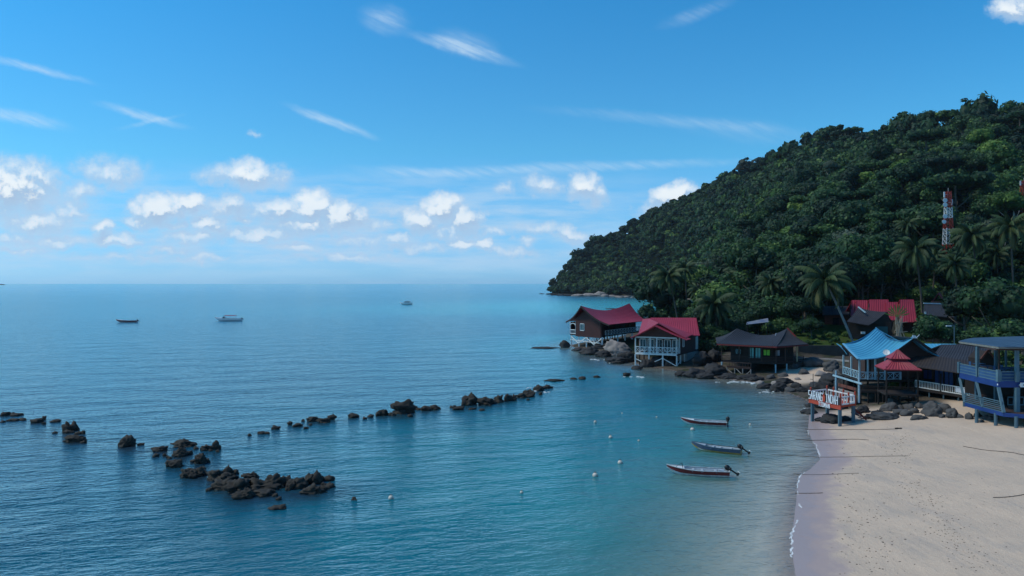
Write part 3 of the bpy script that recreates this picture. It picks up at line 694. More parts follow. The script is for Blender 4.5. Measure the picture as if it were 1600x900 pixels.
    for i in range(4): an.beam(p+Vector((-.5+.2*i,-.2,-.2)), p+Vector((-.5+.2*i,.2,-.1)), .04)
    tag(an.build('aerial', M['towerwhite']), 'thin white aerial standing on the black bungalow roof', 'aerial')
bungalow()

# ================================================================= HOUSE D : blue roofed house
def blue_house():
    Z = lambda p, z: Vector((p[0],p[1],z)); zf = 3.95
    Fp = at(1343,592,107); Lb = at(1318,584.5,113.4); Rr = at(1383,593,106.4); R2 = at(1407,593,106.8)
    Fp, Lb, Rr, R2 = [Vector((p.x,p.y,0)) for p in (Fp, Lb, Rr, R2)]
    h = empty('blue_roofed_house', (56,110,1.2), 'brown beach house with bright blue upswept roof and pale blue crossed railings', 'house')
    fl = MB(); fl.poly([Z(Fp,zf), Z(Rr,zf), Z(R2,zf), (66,108,zf), (66,121,zf), (54,121,zf), Z(Lb,zf)], (0,0,-.3)); fl.build('floor_deck', M['dark'], h)
    # brown house body with gable facing the beach
    w_ = MB(); a, b = at(1386,590,108.2), at(1466,590,108.2); ap = at(1427,530.5,108.2)
    e0, e1 = at(1388,557,108.2), at(1464,553,108.2)
    w_.poly([Z(a,zf-.3), Z(b,zf-.3), e1, ap, e0], (0,.2,0))
    w_.wall((a.x,a.y+.2,0), (a.x+.4,121,0), zf, 7.4, .18); w_.wall((b.x,b.y+.2,0), (b.x,121,0), zf, 7.4, .18); w_.wall((a.x+.4,121,0), (b.x,121,0), zf, 7.4, .18)
    w_.wall((Lb.x+3.2,113.2,0), (a.x,113.2,0), zf, 7.2, .16)
    w_.build('wall', M['brown'], h)
    rf = MB()
    pk, s1, p2 = at(1368.3,512.4,113), at(1409,533.2,111.5), at(1428,526.8,106.6)
    lt, f1, f2, f3, rr_ = at(1317.6,537.3,109.5), at(1341,561.3,104.6), at(1355,560.5,104.4), at(1369.5,559.6,104.8), at(1392,552.6,106.2)
    top = [pk, at(1378,520,112.7), at(1388,529,112.3), s1, at(1420,530.3,108.8), p2]
    bot = [lt, at(1329,550,107), f1, f2, f3, at(1381,557,105.6), rr_]
    G = slope(top, bot, .0, 9, 19)
    for i in range(9):
        for j in range(19):
            s_ = math.sin(math.pi*i/8); G[i][j] = G[i][j]-Vector((0,0,s_*(.75-.35*j/18)))
    rf.sheet(G, .12)
    bk = Vector((3.5,9,-3.2)); rf.sheet(slope([p2, s1, pk], [at(1468,556,106.5), Vector((66,120,7)), pk+bk], .4, 7, 13), .12)
    rf.sheet(slope([pk, pk+Vector((.05,.05,0))], [pk+bk, lt], .5, 6, 7), .12)
    rf.build('roof', M['blueroof'], h)
    r2 = MB(); r2.sheet(slope([at(1307,536.2,114), at(1313,541.5,113.4), at(1319.5,546.8,112.8)], [at(1315,541,112), at(1319,547,112), at(1323.4,553.4,111.6)], 0, 4, 5), .1); r2.build('side_eave', M['blueroof'], h)
    rc = MB(); P = smoothline(top, 16)
    for i in range(15): rc.beam(P[i]+Vector((0,0,.06)), P[i+1]+Vector((0,0,.06)), .34, .10)
    P = [lt, at(1329,549.6,107), f1]
    for i in range(2): rc.beam(P[i]+Vector((0,-.03,.05)), P[i+1]+Vector((0,-.03,.05)), .3, .1)
    rc.build('ridge_cap', mat('pale_blue_ridge', (.14,.40,.60)), h)
    tr = MB(); P = [p2+Vector((0,-.1,-.2)), at(1418,537.2,106.2), at(1405,546.6,106), rr_+Vector((0,-.1,-.25))]
    for i in range(3): tr.beam(P[i], P[i+1], .1, .3)
    tr.beam(p2+Vector((0,-.1,-.2)), at(1461,550.6,106.3), .1, .35)
    MB().beam(f1-Vector((0,0,.2)), lt-Vector((0,0,.25)), .08, .25).build('eave_trim', M['dark'], h)
    tr.build('bargeboard', M['dark'], h)
    rg = MB(); rg.sheet(slope([p2+Vector((0,.3,-.05)), p2+Vector((0,9,-.3))], [at(1464,552.5,106.3), at(1464,552.5,106.3)+Vector((0,9,0))], .1, 4, 5), .12); rg.build('rear_slope', M['slate'], h)
    ra = MB(); lattice(ra, Z(Lb,zf), Z(Fp,zf), 1.15, 6, .075); lattice(ra, Z(Fp,zf), Z(Rr,zf), 1.1, 4, .085); ra.build('railing', M['bluelight'], h)
    r3 = MB(); lattice(r3, Z(Rr+Vector((.25,0,0)),zf), Z(R2,zf), 1.1, 2, .085); r3.build('railing', M['bluelight'], h)
    for p, z1 in ((Fp,7.0),(Lb,6.9),(lerp(Lb,Fp,.5),7.),(lerp(Fp,Rr,.33),7.),(lerp(Fp,Rr,.62),7.),(Rr,7.1),(R2,5.1)):
        b_ = MB(); b_.beam(Z(p,zf+.003), Z(p,z1), .2); b_.build('veranda_post', M['bluelight'], h)
    for p in (Fp,Lb,Rr,R2,Vector((62,107.5,0)),Vector((66,108,0)),Vector((55,113,0)),Vector((60,114,0))):
        b_ = MB(); b_.beam(Z(p,tz(p.x,p.y)-.3), Z(p,zf-.3), .22); b_.build('stilt', M['dark'], h)
    window(h, at(1449,587,108.1), (1,0), 1.5, 1.9, 'dark', 'blue', 'door')
    # lower dark porch boards under the railing
    d = MB(); a, b = at(1345,610,105.5), at(1428,612,103.5); d.poly([Z(a,2.45), Z(b,2.45), Z(b,2.45)+Vector((0,4,0)), Z(a,2.45)+Vector((0,4,0))], (0,0,-.2))
    for i in range(8):
        p = lerp(a, b, i/7); d.beam((p.x,p.y,tz(p.x,p.y)-.2), (p.x,p.y,2.25), .16)
    slats(d, Z(a,2.45), Z(b,2.45), .8, 3, .07, True)
    d.build('lower_deck', M['dark'], h)
    fin = MB(); p = at(1426,523.5,106.4); fin.poly([p, p+Vector((.5,0,-.1)), p+Vector((.7,0,-.5)), p+Vector((.1,0,-.45))], (0,.12,0)); fin.beam(p+Vector((.5,0,-.45)), p+Vector((1.,0,.05)), .07); fin.build('ridge_finial', M['towerwhite'], h)
    dish = MB(); c = at(1385,550.5,105.2)
    rings = []
    n_ = Vector((-.35,-.75,.55)).normalized(); a_ = n_.cross(Vector((0,0,1))).normalized(); b_ = a_.cross(n_)
    vs_ = [c+n_*-.12]; fs_ = []
    for ri, (r_, o_) in enumerate(((.25,-.09),(.46,0))):
        for k_ in range(14): t_ = 2*math.pi*k_/14; vs_.append(c+n_*o_+(a_*math.cos(t_)+b_*math.sin(t_))*r_)
    for k_ in range(14): fs_.append((0,1+k_,1+(k_+1)%14)); fs_.append((1+k_,15+k_,15+(k_+1)%14,1+(k_+1)%14))
    dish.add(vs_, fs_); dr = empty('satellite_dish', c-Vector((0,0,.6)), 'small white satellite dish standing on the blue roof', 'satellite dish')
    dish.build('dish', M['towerwhite'], dr); mm = MB(); mm.beam(c-n_*.1, c-Vector((0,-.1,.95)), .06); mm.beam(c-Vector((0,0,.4)), c+n_*.4, .03); mm.build('mount', M['towerwhite'], dr)
blue_house()

# ================================================================= gazebo with two-tier red roof
def gazebo():
    h = empty('gazebo', (53.5,100,1.5), 'small gazebo with two-tiered ribbed red roof beside the blue-roofed house', 'gazebo')
    c = Vector((53.3,101,0)); rz = R(-12)
    def ring(r, z): return [c+Matrix.Rotation(rz, 3, 'Z')@Vector((x*r, y*r, 0))+Vector((0,0,z)) for x, y in ((-1,-1),(1,-1),(1,1),(-1,1))]
    zA = CZ-(577-HY)/F*99; up = CZ-(563-HY)/F*101; tip = CZ-(552.6-HY)/F*101
    for nm, r0, z0, r1, z1 in (('lower_roof',2.35,zA,.75,zA+1.25),('upper_roof',1.25,zA+1.35,.06,zA+2.55)):
        mb = MB(); a, b = ring(r0, z0), ring(r1, z1)
        for i in range(4): mb.sheet(slope([b[i], b[(i+1)%4]], [a[i], a[(i+1)%4]], .06, 5, 9, False), .08)
        mb.build(nm, M['pinkroof'], h)
    for p in ring(1.95, 0):
        b_ = MB(); b_.beam((p.x,p.y,tz(p.x,p.y)-.2), (p.x,p.y,zA+.3), .16); b_.build('post', M['dark'], h)
    d = MB(); a = ring(2.1, 3.0); d.poly(a, (0,0,-.2)); d.build('floor', M['dark'], h)
    tr = MB(); a = ring(2.3, zA-.12)
    for i in range(4): tr.beam(a[i], a[(i+1)%4], .07, .14)
    tr.build('eave_trim', M['trimred'], h)
gazebo()
# ================================================================= long dark restaurant with white railing
def restaurant():
    Z = lambda p, z: Vector((p.x,p.y,z)); zf = 2.8
    A_ = at(1430,605,107); B_ = at(1530,622.5,97); A_, B_ = Z(A_,0), Z(B_,0); u = (B_-A_).normalized(); n = Vector((-u.y,u.x,0))
    h = empty('beach_restaurant', (66,103,1.5), 'dark-roofed brown beach building on stilts with long white slatted railing', 'restaurant')
    fl = MB(); fl.poly([Z(A_,zf), Z(B_,zf), Z(B_+n*9,zf), Z(A_+n*9,zf)], (0,0,-.35)); fl.build('floor_deck', M['dark'], h)
    w_ = MB(); w_.wall(A_+n*3.2-u*1, B_+n*3.2+u*3, zf, 6.4, .16); w_.wall(A_+n*3.3-u*1, A_+n*9-u*1, zf, 6.4, .16); w_.wall(B_+n*3.3+u*3, B_+n*9+u*3, zf, 6.4, .16); w_.build('wall', M['brown'], h)
    rf = MB(); rf.sheet(slope([at(1425,557,108.5), at(1458,556,106.8), at(1535,566,101)], [at(1414,570,106), at(1505,583,97.5), at(1540,587,94)], .1, 5, 11, False), .13); rf.build('veranda_roof', mat('brown_black_roof', (.032,.024,.023), (.022,.018,.018), .6, .75, .5, 5, stripes=.5), h)
    r2 = MB(); a, b = at(1471,538.2,113), at(1546,537,109.5)
    gable_roof(r2, a, b, (at(1452,560,108.5), at(1545,566,102)), (a+Vector((-3,8,-3.2)), b+Vector((3,8,-3.2))), sag=.15); r2.build('main_roof', M['slate'], h)
    # blue strip of the next roof slope seen behind
    ra = MB(); m_ = lerp(A_, B_, .43)
    slats(ra, Z(A_,zf), Z(lerp(A_,B_,.41),zf), 1.05, 16, .06); slats(ra, Z(lerp(A_,B_,.44),zf), Z(lerp(A_,B_,.86),zf), 1.05, 15, .06); ra.build('railing', M['white'], h)
    cl = MB(); p, q = lerp(A_,B_,.66)-n*.06, lerp(A_,B_,.84)-n*.06; cl.poly([Z(p,zf+.95), Z(q,zf+.95), Z(q,zf+.3), Z(p,zf+.3)], -n*.05)
    tag(cl.build('cloth', M['cloth']), 'pale cloth hung over the white slatted railing', 'cloth')
    for t_ in (0, .22, .45, .68, .9, 1.):
        for k_ in (.2, 5.):
            p = lerp(A_,B_,t_)+n*k_; b_ = MB(); b_.tube([(p.x,p.y,tz(p.x,p.y)-.3),(p.x,p.y,zf-.35)], .10, 8); b_.build('stilt', M['bluepost' if k_ < 1 else 'dark'], h)
    for t_ in (0, .41, .72, 1.):
        p = lerp(A_,B_,t_)+n*.15; b_ = MB(); b_.beam(Z(p,zf+.003), Z(p,5.3), .15); b_.build('veranda_post', M['dark'], h)
    for t_ in (.13, .29):
        window(h, Z(lerp(A_,B_,t_)+n*3.1,zf+1.5), u, 1.6, 2.3, 'dark', 'blue', 'door')
    for t_ in (.47, .62, .8):
        window(h, Z(lerp(A_,B_,t_)+n*3.1,zf+1.7), u, 1.3, 1.2, 'dark', 'glass')
restaurant()
def blue_gable():
    h = empty('blue_gabled_house', (69,120,3), 'house behind the brown gable showing only a strip of blue roof', 'house')
    r = MB(); a, b = at(1440,536.8,120), at(1494,537.4,120)
    gable_roof(r, a, b, (at(1470,556,113), at(1490,556,113)), (a+Vector((0,8,-3)), b+Vector((0,8,-3))), sag=.1); r.build('roof', M['blueroof'], h)
    w_ = MB(); w_.box((70.5,120.5,4.6), (4.5,7,3.6)); w_.build('wall', M['brown'], h)
blue_gable()

# ================================================================= two-storey blue bar
def blue_bar():
    Z = lambda p, z: Vector((p.x,p.y,z)); zu = 6.95; zl = 3.6; zr = 10.75
    f = lambda px, z, d: Vector(((px-800)/F*d, d, z))
    A0 = f(1499,0,90.4); B0 = f(1560,0,82.2); C0 = f(1600,0,82.0); D0 = f(1700,0,82.); back = Vector((7,9.5,0))
    h = empty('blue_beach_bar', (60,84,1.6), 'two-storey blue timber beach bar on posts with slanting struts and blue sheet roof', 'bar')
    u = (B0-A0).normalized(); nrm = Vector((u.y,-u.x,0))
    if nrm.y > 0: nrm = -nrm
    up = MB(); P = [A0, B0, D0, D0+back, A0+back]; up.poly([Z(p,zu) for p in P], (0,0,-.18)); up.build('upper_floor', M['dark'], h)
    fa = MB()
    for a, b in ((A0,B0),(B0,D0)):
        o_ = Vector((0,-.09,0)); fa.wall(a+o_, b+o_, zu-.62, zu+.12, .1)
    fa.build('fascia_board', M['blue'], h)
    def rails(a, b, z, name, m_='barpaint', nb=3, hh=1.15, pan=True):
        mb = MB(); slats(mb, Z(a,z), Z(b,z), hh, nb, .055, True); mb.build(name, M[m_], h)
        if pan:
            q = MB(); o_ = Vector((0,.12,0)); q.wall(a+o_, b+o_, z+.15, z+hh-.1, .04); q.build('blue_panel', M['bluewall'], h)
    cuts = [A0, lerp(A0,B0,.27), lerp(A0,B0,.5), lerp(A0,B0,.98)]
    rails(lerp(A0,B0,.01), lerp(A0,B0,.47), zu, 'upper_railing'); rails(lerp(A0,B0,.53), lerp(A0,B0,.97), zu, 'upper_railing')
    rails(f(1564,0,82.1), f(1586,0,82.1), zu, 'upper_railing', nb=3); rails(f(1593,0,82.1), f(1640,0,82.), zu, 'upper_railing', nb=3)
    # upper posts
    for p, r_, m_ in ((A0,.16,'bluepost'),(lerp(A0,B0,.49),.14,'bluepost'),(B0,.17,'barpaint'),(f(1589,0,82.),.17,'barpaint'),(f(1572,0,94),.1,'bluepost'),(f(1556,0,91.),.14,'bluepost'),(f(1526,0,95.),.12,'bluepost'),(D0,.17,'barpaint'),(f(1680,0,92),.16,'bluepost')):
        top = zr-.2 if m_ != 'x' else 0
        if p is B0 or p is A0: top = zu+1.35
        b_ = MB(); b_.beam(Z(p+Vector((0,.02,0)),zu+.003), Z(p+Vector((0,.02,0)),top), r_*2); b_.build('upper_post', M[m_], h)
    b_ = MB(); p = f(1561,0,84.5); b_.beam(Z(p,zu), Z(p,zr-.2), .14); b_.build('upper_post', M['brown'], h)
    # roof
    rf = MB(); a, b, c, d = f(1498,10.78,91.8), f(1560,11.02,81.0), f(1608,11.02,80.4), f(1720,11.02,80.4)
    bk = [f(1522,10.66,99), f(1600,10.95,98), f(1720,10.95,98)]
    rf.sheet(slope([bk[0], bk[1], bk[2]], [a, b, c, d], -.05, 6, 25, False), .10); rf.build('roof', M['sheetroof'], h)
    tr = MB()
    tr.beam(a-Vector((0,.05,.16)), b-Vector((0,.05,.16)), .08, .2); tr.beam(b-Vector((0,.05,.16)), d-Vector((0,.05,.16)), .08, .16); tr.build('eave_trim', M['eave'], h)
    t2 = MB(); t2.beam(a+Vector((.5,.4,-.35)), b+Vector((.1,.5,-.35)), .1, .22); t2.beam(b+Vector((.1,.5,-.35)), d+Vector((0,.5,-.35)), .1, .22); t2.build('roof_beam', M['brown'], h)
    # lower deck and rails
    LA, LB = f(1507,0,88.2), f(1568,0,81.2); LC = f(1720,0,76.5)
    dk = MB(); dk.poly([Z(p,zl) for p in (LA, LB, LC, LC+back, LA+back)], (0,0,-.2)); dk.build('lower_floor', M['brown'], h)
    fb_ = MB()
    for a_, b2 in ((LA,LB),(LB,LC)): o_ = Vector((0,-.09,0)); fb_.wall(a_+o_, b2+o_, zl-.38, zl+.06, .1)
    fb_.build('fascia_board', M['blue'], h)
    rails(lerp(LA,LB,.02), lerp(LA,LB,.46), zl, 'lower_railing', 'bluepost', 5, 1.2, False); rails(lerp(LA,LB,.5), lerp(LA,LB,.97), zl, 'lower_railing', 'bluepost', 5, 1.2, False)
    mid = f(1575,0,84.); mb = MB(); slats(mb, Z(mid,zl+.35), Z(f(1640,0,84),zl+.35), 1.0, 8, .06); mb.build('white_railing', M['barpaint'], h)
    st = MB(); st.poly([Z(mid,zl+.35), Z(f(1680,0,84),zl+.35), Z(f(1680,0,92),zl+.35), Z(f(1575,0,92),zl+.35)], (0,0,-.34)); st.build('raised_floor', M['brown'], h)
    # slanting struts from the upper fascia out to the lower deck
    for a_, b2, r_ in ((A0,LA,.12),(lerp(A0,B0,.46),lerp(LA,LB,.48),.12),(B0,LB,.15)):
        b_ = MB(); b_.beam(Z(a_+Vector((0,-.02,0)),zu-.63), Z(b2+Vector((0,-.05,0)),zl+.065), r_*2, r_*1.6); b_.build('slanting_strut', M['barpaint'], h)
    b_ = MB(); p = f(1589,0,82.); b_.beam(Z(p,zl+.003), Z(p,zu-.63), .42); b_.build('lower_post', M['barpaint'], h)
    for px_, d_ in ((1526,85.),(1556,82.6),(1588,80.2),(1507,96),(1560,94),(1620,78.5),(1650,90)):
        p = f(px_,0,d_); zt = zl-.21; b_ = MB(); b_.tube([(p.x,p.y,tz(p.x,p.y)-.4),(p.x,p.y,zt)], .19, 10); b_.build('pile', M['bluepost'], h)
    for px_, d_ in ((1526,91.),(1556,89.)):
        p = f(px_,0,d_); b_ = MB(); b_.beam(Z(p,zl+.003), Z(p,zu-.185), .34); b_.build('lower_post', M['bluepost'], h)
    w_ = MB(); w_.wall(A0+back*.62, D0+back*.62, zl, zu-.19, .15); w_.wall(f(1660,0,84), f(1660,0,94), zl+.4, zu-.19, .15)
    w_.build('back_wall', M['dark'], h)
    for i, (x_, y_) in enumerate(((1530,94),(1543,91.5),(1569,89),(1580,90))):
        p = f(x_,zu,y_); t_ = empty('bar_table', p, ORD[i]+' blue table from the left on the upper floor of the blue bar', 'table', 'tables on the upper floor of the bar')
        m1 = MB(); m1.box((p.x,p.y,zu+.74), (1.2,.9,.06)); m1.build('tabletop', M['bluewall'], t_); m1 = MB(); m1.box((p.x,p.y,zu+.36), (.12,.12,.69)); m1.build('leg', M['bluewall'], t_)
        q = p+Vector((-1.1,-.2,0)); c_ = empty('chair', q, 'blue chair left of the '+ORD[i]+' table on the upper floor of the bar', 'chair', 'chairs on the upper floor of the bar')
        m1 = MB(); m1.box((q.x,q.y,zu+.45), (.45,.45,.05)); m1.build('seat', M['bluewall'], c_)
        m1 = MB(); m1.box((q.x-.21,q.y,zu+.76), (.04,.44,.56)); m1.build('backrest', M['bluewall'], c_)
        for sx in (-.18,.18):
            for sy in (-.18,.18): m1 = MB(); m1.box((q.x+sx,q.y+sy,zu+.215), (.05,.05,.42)); m1.build('leg', M['bluewall'], c_)
    # red A-frame trim behind
    af = MB(); a_, t_, b2 = f(1533,0,99), f(1544,0,99), f(1555,0,99)
    za, zt = CZ-(561-HY)/F*99, CZ-(547-HY)/F*99
    af.beam(Z(a_,za), Z(t_,zt), .14, .22); af2 = MB(); af2.beam(Z(t_,zt-.002), Z(b2,za), .14, .22); hh_ = empty('small_gabled_hut', (62,100,3), 'small dark hut with thin red gable trim seen through the blue bar', 'hut')
    af.build('bargeboard', M['hut'], hh_); af2.build('bargeboard', M['hut'], hh_)
    wl_ = MB(); wl_.poly([Z(a_,4.2)+Vector((0,.2,0)), Z(b2,4.2)+Vector((0,.2,0)), Z(b2,za)+Vector((0,.2,0)), Z(t_,zt-.15)+Vector((0,.2,0)), Z(a_,za)+Vector((0,.2,0))], (0,2.6,0)); wl_.build('wall', M['dark'], hh_)
    # painted name board with a ring emblem, lettering not legible in the photograph
    s0, s1 = lerp(A0,B0,.29), lerp(A0,B0,.64); ang = math.atan2(u.y, u.x)
    sg = empty('name_board', Z(lerp(s0,s1,.5), zu-.3), 'pale blue name board with a ring emblem on the bar fascia', 'sign')
    q = nrm*.16; bd = MB(); e0, e1 = s0+q, s1+q; bd.poly([Z(e0,zu-.55), Z(e1,zu-.55), Z(e1,zu-.02), Z(e0,zu+.1)], -nrm*.03); bd.build('board', mat('pale_blue_board', (.14,.20,.30)), sg)
    rg = MB(); c_ = Z(lerp(e0,e1,.12)+nrm*.08, zu+.42)
    pts = [c_+u*.3*math.cos(2*math.pi*i/16)+Vector((0,0,.3*math.sin(2*math.pi*i/16))) for i in range(17)]; rg.tube(pts, .08, 6); rg.build('ring_emblem', M['barpaint'], sg)
    le = MB(); rnd = random.Random(4); L_ = (e1-e0).length
    for i in range(9):
        x_ = .55+i*(L_-.8)/9; b0 = e0+u*x_+nrm*.06; le.beam(Z(b0,zu-.44), Z(b0,zu-.16-.06*(i%3)), .05, .12)
        if i % 2: le.beam(Z(b0,zu-.42), Z(b0+u*.14,zu-.42), .05, .06)
    le.build('painted_lettering', mat('dull_blue_letters', (.10,.16,.34)), sg)
    s2 = MB(); p = f(1594,0,81.7); s2.box((p.x+1.1,p.y-.05,zu-.28), (2.2,.05,.5)); bb = empty('white_sign_board', (p.x+1.1,p.y,zu-.5), 'white board with black marks on the fascia at the photo edge', 'sign'); s2.build('board', M['white'], bb)
    s3 = MB()
    for i in range(4): s3.box((p.x+.4+i*.32,p.y-.085,zu-.28), (.18,.02,.16+.07*(i%2)))
    s3.build('marks', M['black'], bb)
    for nm, px_, z_, lab in (('globe_lamp',1557,zu-.33,'small round white lamp on the blue fascia at the bar corner'),('globe_lamp',1590.5,zu-.35,'small round white lamp on the blue fascia by the tall post'),):
        p = f(px_,z_,82.05 if px_ > 1560 else 82.3); g_ = MB(); sph(g_, p+nrm*.2, .14); tag(g_.build('globe_lamp', M['towerwhite'], smooth=True), lab, 'lamp', 'globe lamps on the bar')
def sph(mb, c, r, n=10, m_=7, sc=(1,1,1)):
    c = Vector(c); vs = []; fs = []
    for i in range(m_+1):
        for j in range(n):
            a, b = math.pi*i/m_, 2*math.pi*j/n; vs.append(c+Vector((math.sin(a)*math.cos(b)*sc[0], math.sin(a)*math.sin(b)*sc[1], math.cos(a)*sc[2]))*r)
    for i in range(m_):
        for j in range(n): fs.append((i*n+j, (i+1)*n+j, (i+1)*n+(j+1)%n, i*n+(j+1)%n))
    mb.add(vs, fs)
blue_bar()

# ================================================================= welcome deck with the big letters
FONT = {'S':[(0,0,1,0),(1,0,1,.5),(1,.5,0,.5),(0,.5,0,1),(0,1,1,1)],'A':[(0,0,.5,1),(.5,1,1,0),(.22,.38,.78,.38)],'R':[(0,0,0,1),(0,1,1,1),(1,1,1,.5),(1,.5,0,.5),(.35,.5,1,0)],
 'N':[(0,0,0,1),(0,1,1,0),(1,0,1,1)],'G':[(1,.85,1,1),(1,1,0,1),(0,1,0,0),(0,0,1,0),(1,0,1,.5),(1,.5,.55,.5)],'I':[(.5,0,.5,1),(.2,0,.8,0),(.2,1,.8,1)],
 'D':[(0,0,0,1),(0,1,.7,1),(.7,1,1,.75),(1,.75,1,.25),(1,.25,.7,0),(.7,0,0,0)],'H':[(0,0,0,1),(1,0,1,1),(0,.5,1,.5)],'T':[(.5,0,.5,1),(0,1,1,1)],'O':[(0,0,0,1),(0,1,1,1),(1,1,1,0),(1,0,0,0)],
 'M':[(0,0,0,1),(0,1,.5,.4),(.5,.4,1,1),(1,1,1,0)]}
def letter(mb, ch, o, u, w, h, t, n, dep=.05):
    o = Vector(o)
    for i, (x0, y0, x1, y1) in enumerate(FONT[ch]):
        p = o+u*(t/2+x0*(w-t))+Vector((0,0,t/2+y0*(h-t))); q = o+u*(t/2+x1*(w-t))+Vector((0,0,t/2+y1*(h-t)))
        e = (q-p).normalized()*t*.45; p, q = p-e, q+e; side = (q-p).normalized().cross(n)*t/2
        off = n*(.0015*i); mb.poly([p-side+off, q-side+off, q+side+off, p+side+off], n*(dep+.0015*i))
def welcome_deck():
    Z = lambda p, z: Vector((p[0],p[1],z))
    FL = Vector((39.0,95.4,0)); FR = Vector((40.5,90.1,0)); BR = Vector((43.0,91.6,0)); BL = Vector((41.8,97,0))
    zf = 2.95; u = (FR-FL).normalized(); n = Vector((u.y,-u.x,0)); v = (BR-FR).normalized()
    if n.x > 0: n = -n
    h = empty('welcome_deck', (41,93,.3), 'orange and white lookout deck on blue-grey posts over the waterline', 'deck')
    d = MB(); d.poly([Z(FL,zf), Z(FR,zf), Z(BR,zf), Z(BL,zf)], (0,0,-.25)); d.build('deck_floor', M['orange'], h)
    for p in (FL, FR, BR, BL):
        b_ = MB(); c_ = lerp(p, (41,93.5,0), .08); b_.beam((c_.x,c_.y,min(0,tz(c_.x,c_.y))-.5), (c_.x,c_.y,zf-.25), .34); b_.build('pile', M['bluepost'], h)
    for a, b, k_ in ((FR,BR,5),(BL,FL,5),(BR,BL,9)):
        mb = MB(); a2, b2 = lerp(a,b,.05), lerp(a,b,.95)
        slats(mb, Z(a2,zf), Z(b2,zf), 1.0, k_, .09); mb.build('railing', M['white'], h)
    for p, t_ in ((FL,.0),(FR,0),(BR,0),(BL,0),(lerp(FR,BR,.55),0),(lerp(BR,BL,.4),0),(lerp(BR,BL,.75),0)):
        b_ = MB(); b_.beam(Z(p,zf-.28), Z(p,zf+1.35), .17); sph(b_, Z(p,zf+1.42), .12, 8, 5); b_.build('railing_post', M['orange'], h)
    sb = MB(); sb.wall(FL+n*.12-u*.2, FR+n*.12+u*.2, zf-.5, zf+.02, .08); sb.build('sign_fascia', M['orange'], h)
    L_ = (FR-FL).length
    sg = MB(); x = -.15; q = n*.22
    bk = MB(); bk.wall(FL+n*.14-u*.2, FR+n*.14+u*.15, zf+.06, zf+1.0, .05); bk.build('letter_backing', mat('dark_backing', (.035,.018,.022)), h)
    for word, x0 in (('SARANG',-.12),('INDAH',3.12)):
        for i, ch in enumerate(word): letter(sg, ch, FL+u*(x0+i*.455)+q+Vector((0,0,zf+.06)), u, .40, 1.08, .085, n)
    so_ = empty('letter_sign', Z(lerp(FL,FR,.5)+n*.2,zf), 'large pale letters reading SARANG INDAH TIOMAN on the orange deck front', 'sign')
    sg.build('lettering', M['lettering'], so_)
    s2 = MB(); q = n*.19
    for i, ch in enumerate('TIOMAN'): letter(s2, ch, FL+u*(1.75+i*.36)+q+Vector((0,0,zf-.62)), u, .30, .56, .07, n)
    s2.build('lettering', M['lettering'], so_)
    em = MB(); c_ = FL+u*2.83+n*.24+Vector((0,0,zf+.6)); em.poly([c_-u*.2-Vector((0,0,.5)), c_+u*.2-Vector((0,0,.5)), c_+u*.22+Vector((0,0,.1)), c_+Vector((0,0,.55)), c_-u*.22+Vector((0,0,.1))], n*.06); em.build('orange_emblem', M['orange'], so_)
    # white goalpost frame with hanging boards
    P1 = at(1306,609,96.5); P1.z = 0; P2 = at(1342,640,92.2); P2.z = 0
    g_ = empty('white_post_frame', Z(lerp(P1,P2,.5),zf), 'tall white post-and-beam frame rising from the back of the orange deck', 'frame')
    for p, y_, d_ in ((P1,579,96.5),(P2,585,92.2)):
        zt = CZ-(y_-HY)/F*d_; b_ = MB(); b_.beam(Z(p,zf-.0), Z(p,zt), .17); b_.build('post', M['bluelight'], g_)
    zb = CZ-(588.5-HY)/F*96.5; e = (P2-P1).normalized(); b_ = MB(); o_ = Vector((-.12,-.17,0)); b_.beam(Z(P1-e*.5,zb+.15)+o_, Z(P2+e*.55,zb-.25)+o_, .14, .2); b_.build('crossbeam', M['bluelight'], g_)
    hb = empty('hanging_boards', Z(lerp(P1,P2,.45),zb-1), 'two faded wooden boards hanging under the white crossbeam', 'sign')
    for k_, m_, (a_, c_) in ((0,'hut',(.13,.88)),(1,'concrete',(.13,.80))):
        b_ = MB(); pa, pb = lerp(P1,P2,a_), lerp(P1,P2,c_); z_ = zb-.95-k_*.6; b_.beam(Z(pa,z_)+o_, Z(pb,z_-.15)+o_, .06, .40 if k_ == 0 else .28); b_.build('board', M[m_], hb)
    b_ = MB()
    for t_ in (.2,.5,.8): p = lerp(P1,P2,t_); b_.beam(Z(p,zb-1.5)+o_*1.4, Z(p,zb)+o_*1.4, .03)
    b_.build('chain', M['black'], hb)
    # stairs down at the back
    st = MB(); a = lerp(FR,BR,.85)
    for i in range(8): st.box((a.x+.2+.28*i, a.y+1.2+.1*i, zf-.3-i*.3), (.3,1.1,.06))
    st.beam((a.x+.1,a.y+.7,zf-.35), (a.x+2.4,a.y+1.5,.7), .1, .2); st.build('stairs', M['trimred'], h)
    pl = MB(); p = gz(1270.5,612,0); p = Vector(((1270.5-800)/F*97.5,97.5,0)); pl.tube([(p.x,p.y,zf-.1),(p.x,p.y,CZ-(584-HY)/F*97.5)], .045, 6); pl.beam((p.x,p.y,5.2),(p.x-.4,p.y,5.25), .05)
    tag(pl.build('thin_pole', M['dark']), 'thin dark pole at the left rear corner of the orange deck', 'pole')
welcome_deck()

